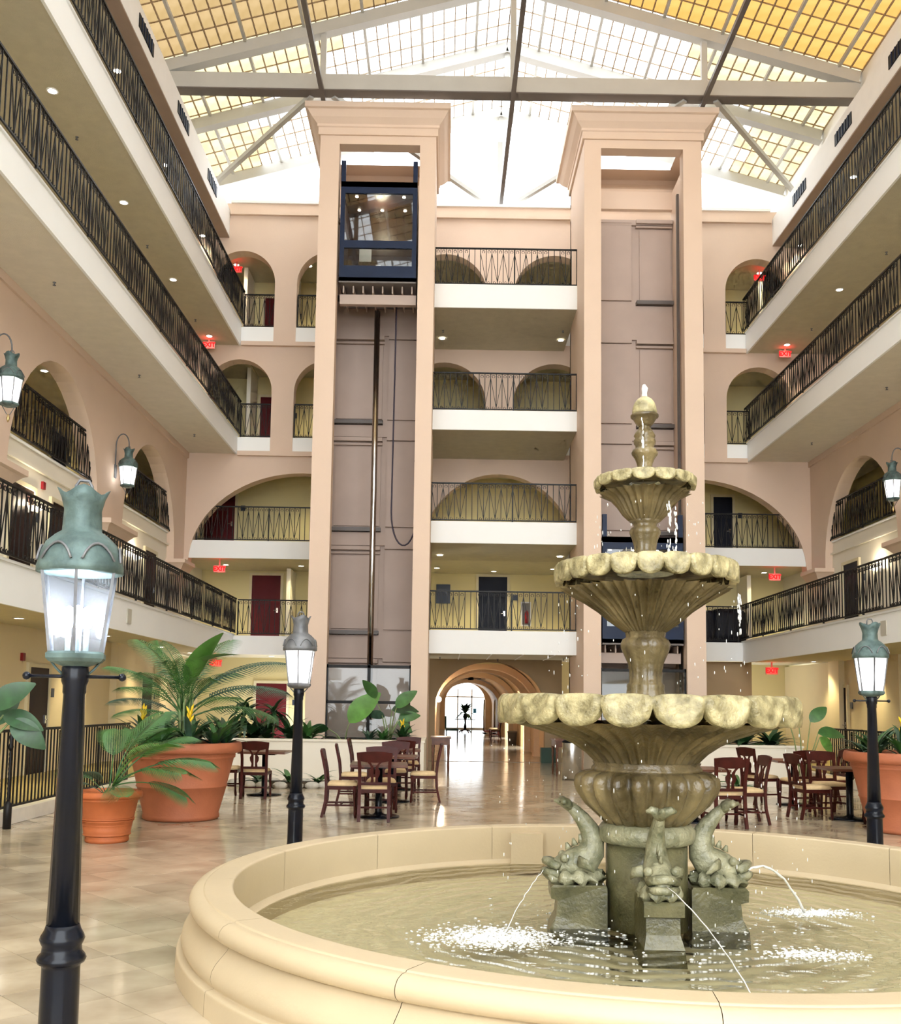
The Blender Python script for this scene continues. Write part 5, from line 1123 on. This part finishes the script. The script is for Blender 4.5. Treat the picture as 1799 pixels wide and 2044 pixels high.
chair(-.75, 18.15, 0, 'cherry chair in front of the rear table', gA)
table(-3.1, 17.35, 0, 'square wooden cafe table right of the big left pot')
chair(-3.15, 16.8, 3, 'cherry chair with its back towards us beside the big left pot', 'chairs by the big left pot')
chair(-3.75, 17.3, -88, 'cherry chair half hidden behind the big left pot', 'chairs by the big left pot')
gB = 'chairs right of the fountain'
table(3.55, 14.2, 4, 'square wooden cafe table right behind the fountain')
chair(3.82, 13.62, 5, 'cherry chair with its back towards us right behind the fountain', gB)
chair(4.25, 14.1, 92, 'cherry chair facing left beside the table behind the fountain', gB)
chair(3.55, 14.9, 182, 'cherry chair on the far side of the table behind the fountain', gB)
chair(3.5, 16.2, 2, 'cherry chair farther back, partly hidden by the fountain urn', gB)
gC = 'chairs left of the right pot'
table(5.98, 14.75, 0, 'square wooden cafe table left of the right pot')
table(5.9, 16.85, 0, 'square wooden cafe table farther back left of the right pot')
chair(5.42, 14.8, -80, 'cherry chair at the left of the table by the right pot', gC)
chair(6.2, 14.25, 70, 'cherry chair nearest the right lamp post', gC)
chair(5.95, 15.45, 185, 'cherry chair on the far side of the table by the right pot', gC)
chair(5.75, 16.2, 10, 'cherry chair in front of the farther right table', gC)
chair(5.35, 16.95, -70, 'cherry chair at the left of the farther right table', gC)
chair(6.5, 16.8, 95, 'cherry chair at the right of the farther right table', gC)

# ------------------------------------------------------------------ passage furniture
t = thing('console_table', 'dark wooden console table at the foot of the left lift tower', 'table', (-.08, 23.6, 0))
G().box(-.24, .24, -.5, .5, .8, .84).obj('table_top', 'table_wood', t); G().box(-.21, .21, -.46, .46, .66, .8).obj('apron', 'table_wood', t)
for sx in (-1, 1):
    for sy in (-1, 1): G().lathe([(.02, 0), (.028, .12), (.022, .3), (.032, .5), (.026, .54), (.034, .58), (.034, .68)], 8, (sx * .18, sy * .43, 0)).obj('leg', 'table_wood', t)
t = thing('console_table', 'dark wooden console table behind the steel bin, right of the passage', 'table', (2.75, 23.2, 0))
G().box(-.24, .24, -.5, .5, .8, .84).obj('table_top', 'table_wood', t); G().box(-.21, .21, -.46, .46, .66, .8).obj('apron', 'table_wood', t)
for sx in (-1, 1):
    for sy in (-1, 1): G().lathe([(.02, 0), (.028, .12), (.022, .3), (.032, .5), (.026, .54), (.034, .58), (.034, .68)], 8, (sx * .18, sy * .43, 0)).obj('leg', 'table_wood', t)
t = thing('waste_bin', 'round brushed steel waste bin right of the passage', 'bin', (2.78, 21.75, 0))
G().lathe([(.21, 0), (.21, .8), (.205, .81)], 32).obj('body', 'steel_can', t); G().lathe([(.212, .8), (.212, .83), (.17, .86), (.1, .86), (.1, .84)], 32).obj('lid', 'black_plastic', t)
tag(G().box(2.72, 3.15, 28.0, 28.3, 0, .42).obj('crate', 'green_bin'), 'small dark green box against the wall right of the passage', 'box')
tag(G().lathe([(.17, 0), (.19, .5), (.2, .5), (.2, .55), (.1, .56)], 20, (2.75, 40.5, 0)).obj('waste_bin', 'steel_dark'), 'dark bin farther down the passage on the right', 'bin')
t = thing('pedestal_table', 'round pedestal table before the far doors', 'table', (XA - .25, 58, 0))
G().lathe([(.62, .72), (.62, .76)], 28).obj('table_top', 'cherry_wood', t); G().lathe([(.05, .1), (.09, .3), (.05, .5), (.06, .72)], 12).obj('column', 'cherry_wood', t)
for k_ in range(4): a = k_ * PI / 2 + .5; G().tube([(0, 0, .16), (.25 * math.cos(a), .25 * math.sin(a), .1), (.42 * math.cos(a), .42 * math.sin(a), .0)], .035, 6).obj('foot', 'cherry_wood', t)
t = thing('flower_arrangement', 'tall leafy arrangement on the far pedestal table', 'plant', (XA - .25, 58, .76))
G().lathe([(.08, 0), (.14, .12), (.1, .28), (.12, .32)], 14).obj('vase', 'leaf_grey', t)
for i in range(30): put('leaf', LM[('blade', random.choice(['leaf_mid', 'leaf_light', 'leaf_dark']))], t, (0, 0, .3), (0, -R(random.uniform(5, 85)), i * 2.4), (.85, 1.4, .85))
t = thing('ceiling_fan', 'black ceiling fan in the vaulted passage', 'fan', (XA - .3, 44.6, 2.75))
G().lathe([(.12, -.05), (.14, .0), (.10, .08), (.03, .12), (.03, .28)], 14).obj('motor', 'black_plastic', t)
for k_ in range(5):
    a = k_ * 2 * PI / 5 + .3; g = G().box(.12, .68, -.07, .07, -.005, .008); o = g.obj('blade', 'black_plastic', t); o.rotation_euler = (R(8), 0, a)
t = thing('luggage_cart', 'brass luggage cart on the right of the passage', 'cart', (2.35, 52.5, 0))
G().box(-.3, .3, -.5, .5, .2, .26).obj('deck', 'red_paint', t)
for sx in (-1, 1):
    G().tube([(sx * .28, -.45, .26), (sx * .28, -.45, 1.6), (sx * .28, -.2, 1.85), (sx * .28, .2, 1.85), (sx * .28, .45, 1.6), (sx * .28, .45, .26)], .025, 6).obj('hoop', 'brass', t)
    for sy in (-1, 1): G().lathe([(.09, -.03), (.09, .03)], 12, (sx * .25, sy * .42, .11)).obj('wheel', 'black_plastic', t)
for i, (x, y, l) in enumerate(((2.35, 46.0, 'nearer'), (2.4, 48.6, 'farther'))):
    o = copy_tree(c0); o.location = (x, y, 0); o.rotation_euler = (0, 0, R(90)); tag(o, 'dark chair on the right of the passage, %s one' % l, 'chair', 'chairs in the passage')
t = thing('armchair', 'dark green chair on the left of the passage', 'chair', (.35, 46.5, 0), -PI / 2)
G().box(-.3, .3, -.3, .3, .38, .48).obj('seat', 'green_bin', t); G().box(-.3, .3, -.34, -.26, .48, 1.05).obj('backrest', 'green_bin', t)
for sx in (-1, 1):
    for sy in (-1, 1): G().box(sx * .26 - .025, sx * .26 + .025, sy * .26 - .025, sy * .26 + .025, 0, .38).obj('leg', 'black_plastic', t)
t = thing('wall_sconce', 'small round glowing sconce on the left of the passage mouth', 'wall lamp', (-.2, 31.2, 1.75))
G().ball((0, 0, 0), .09, 12, 8).obj('globe', 'downlight_glow', t); G().box(-.12, -.06, -.03, .03, -.03, .03).obj('bracket', 'brass', t)
light('POINT', (.1, 0, 0), 25, (1, .8, .55), t, .09)
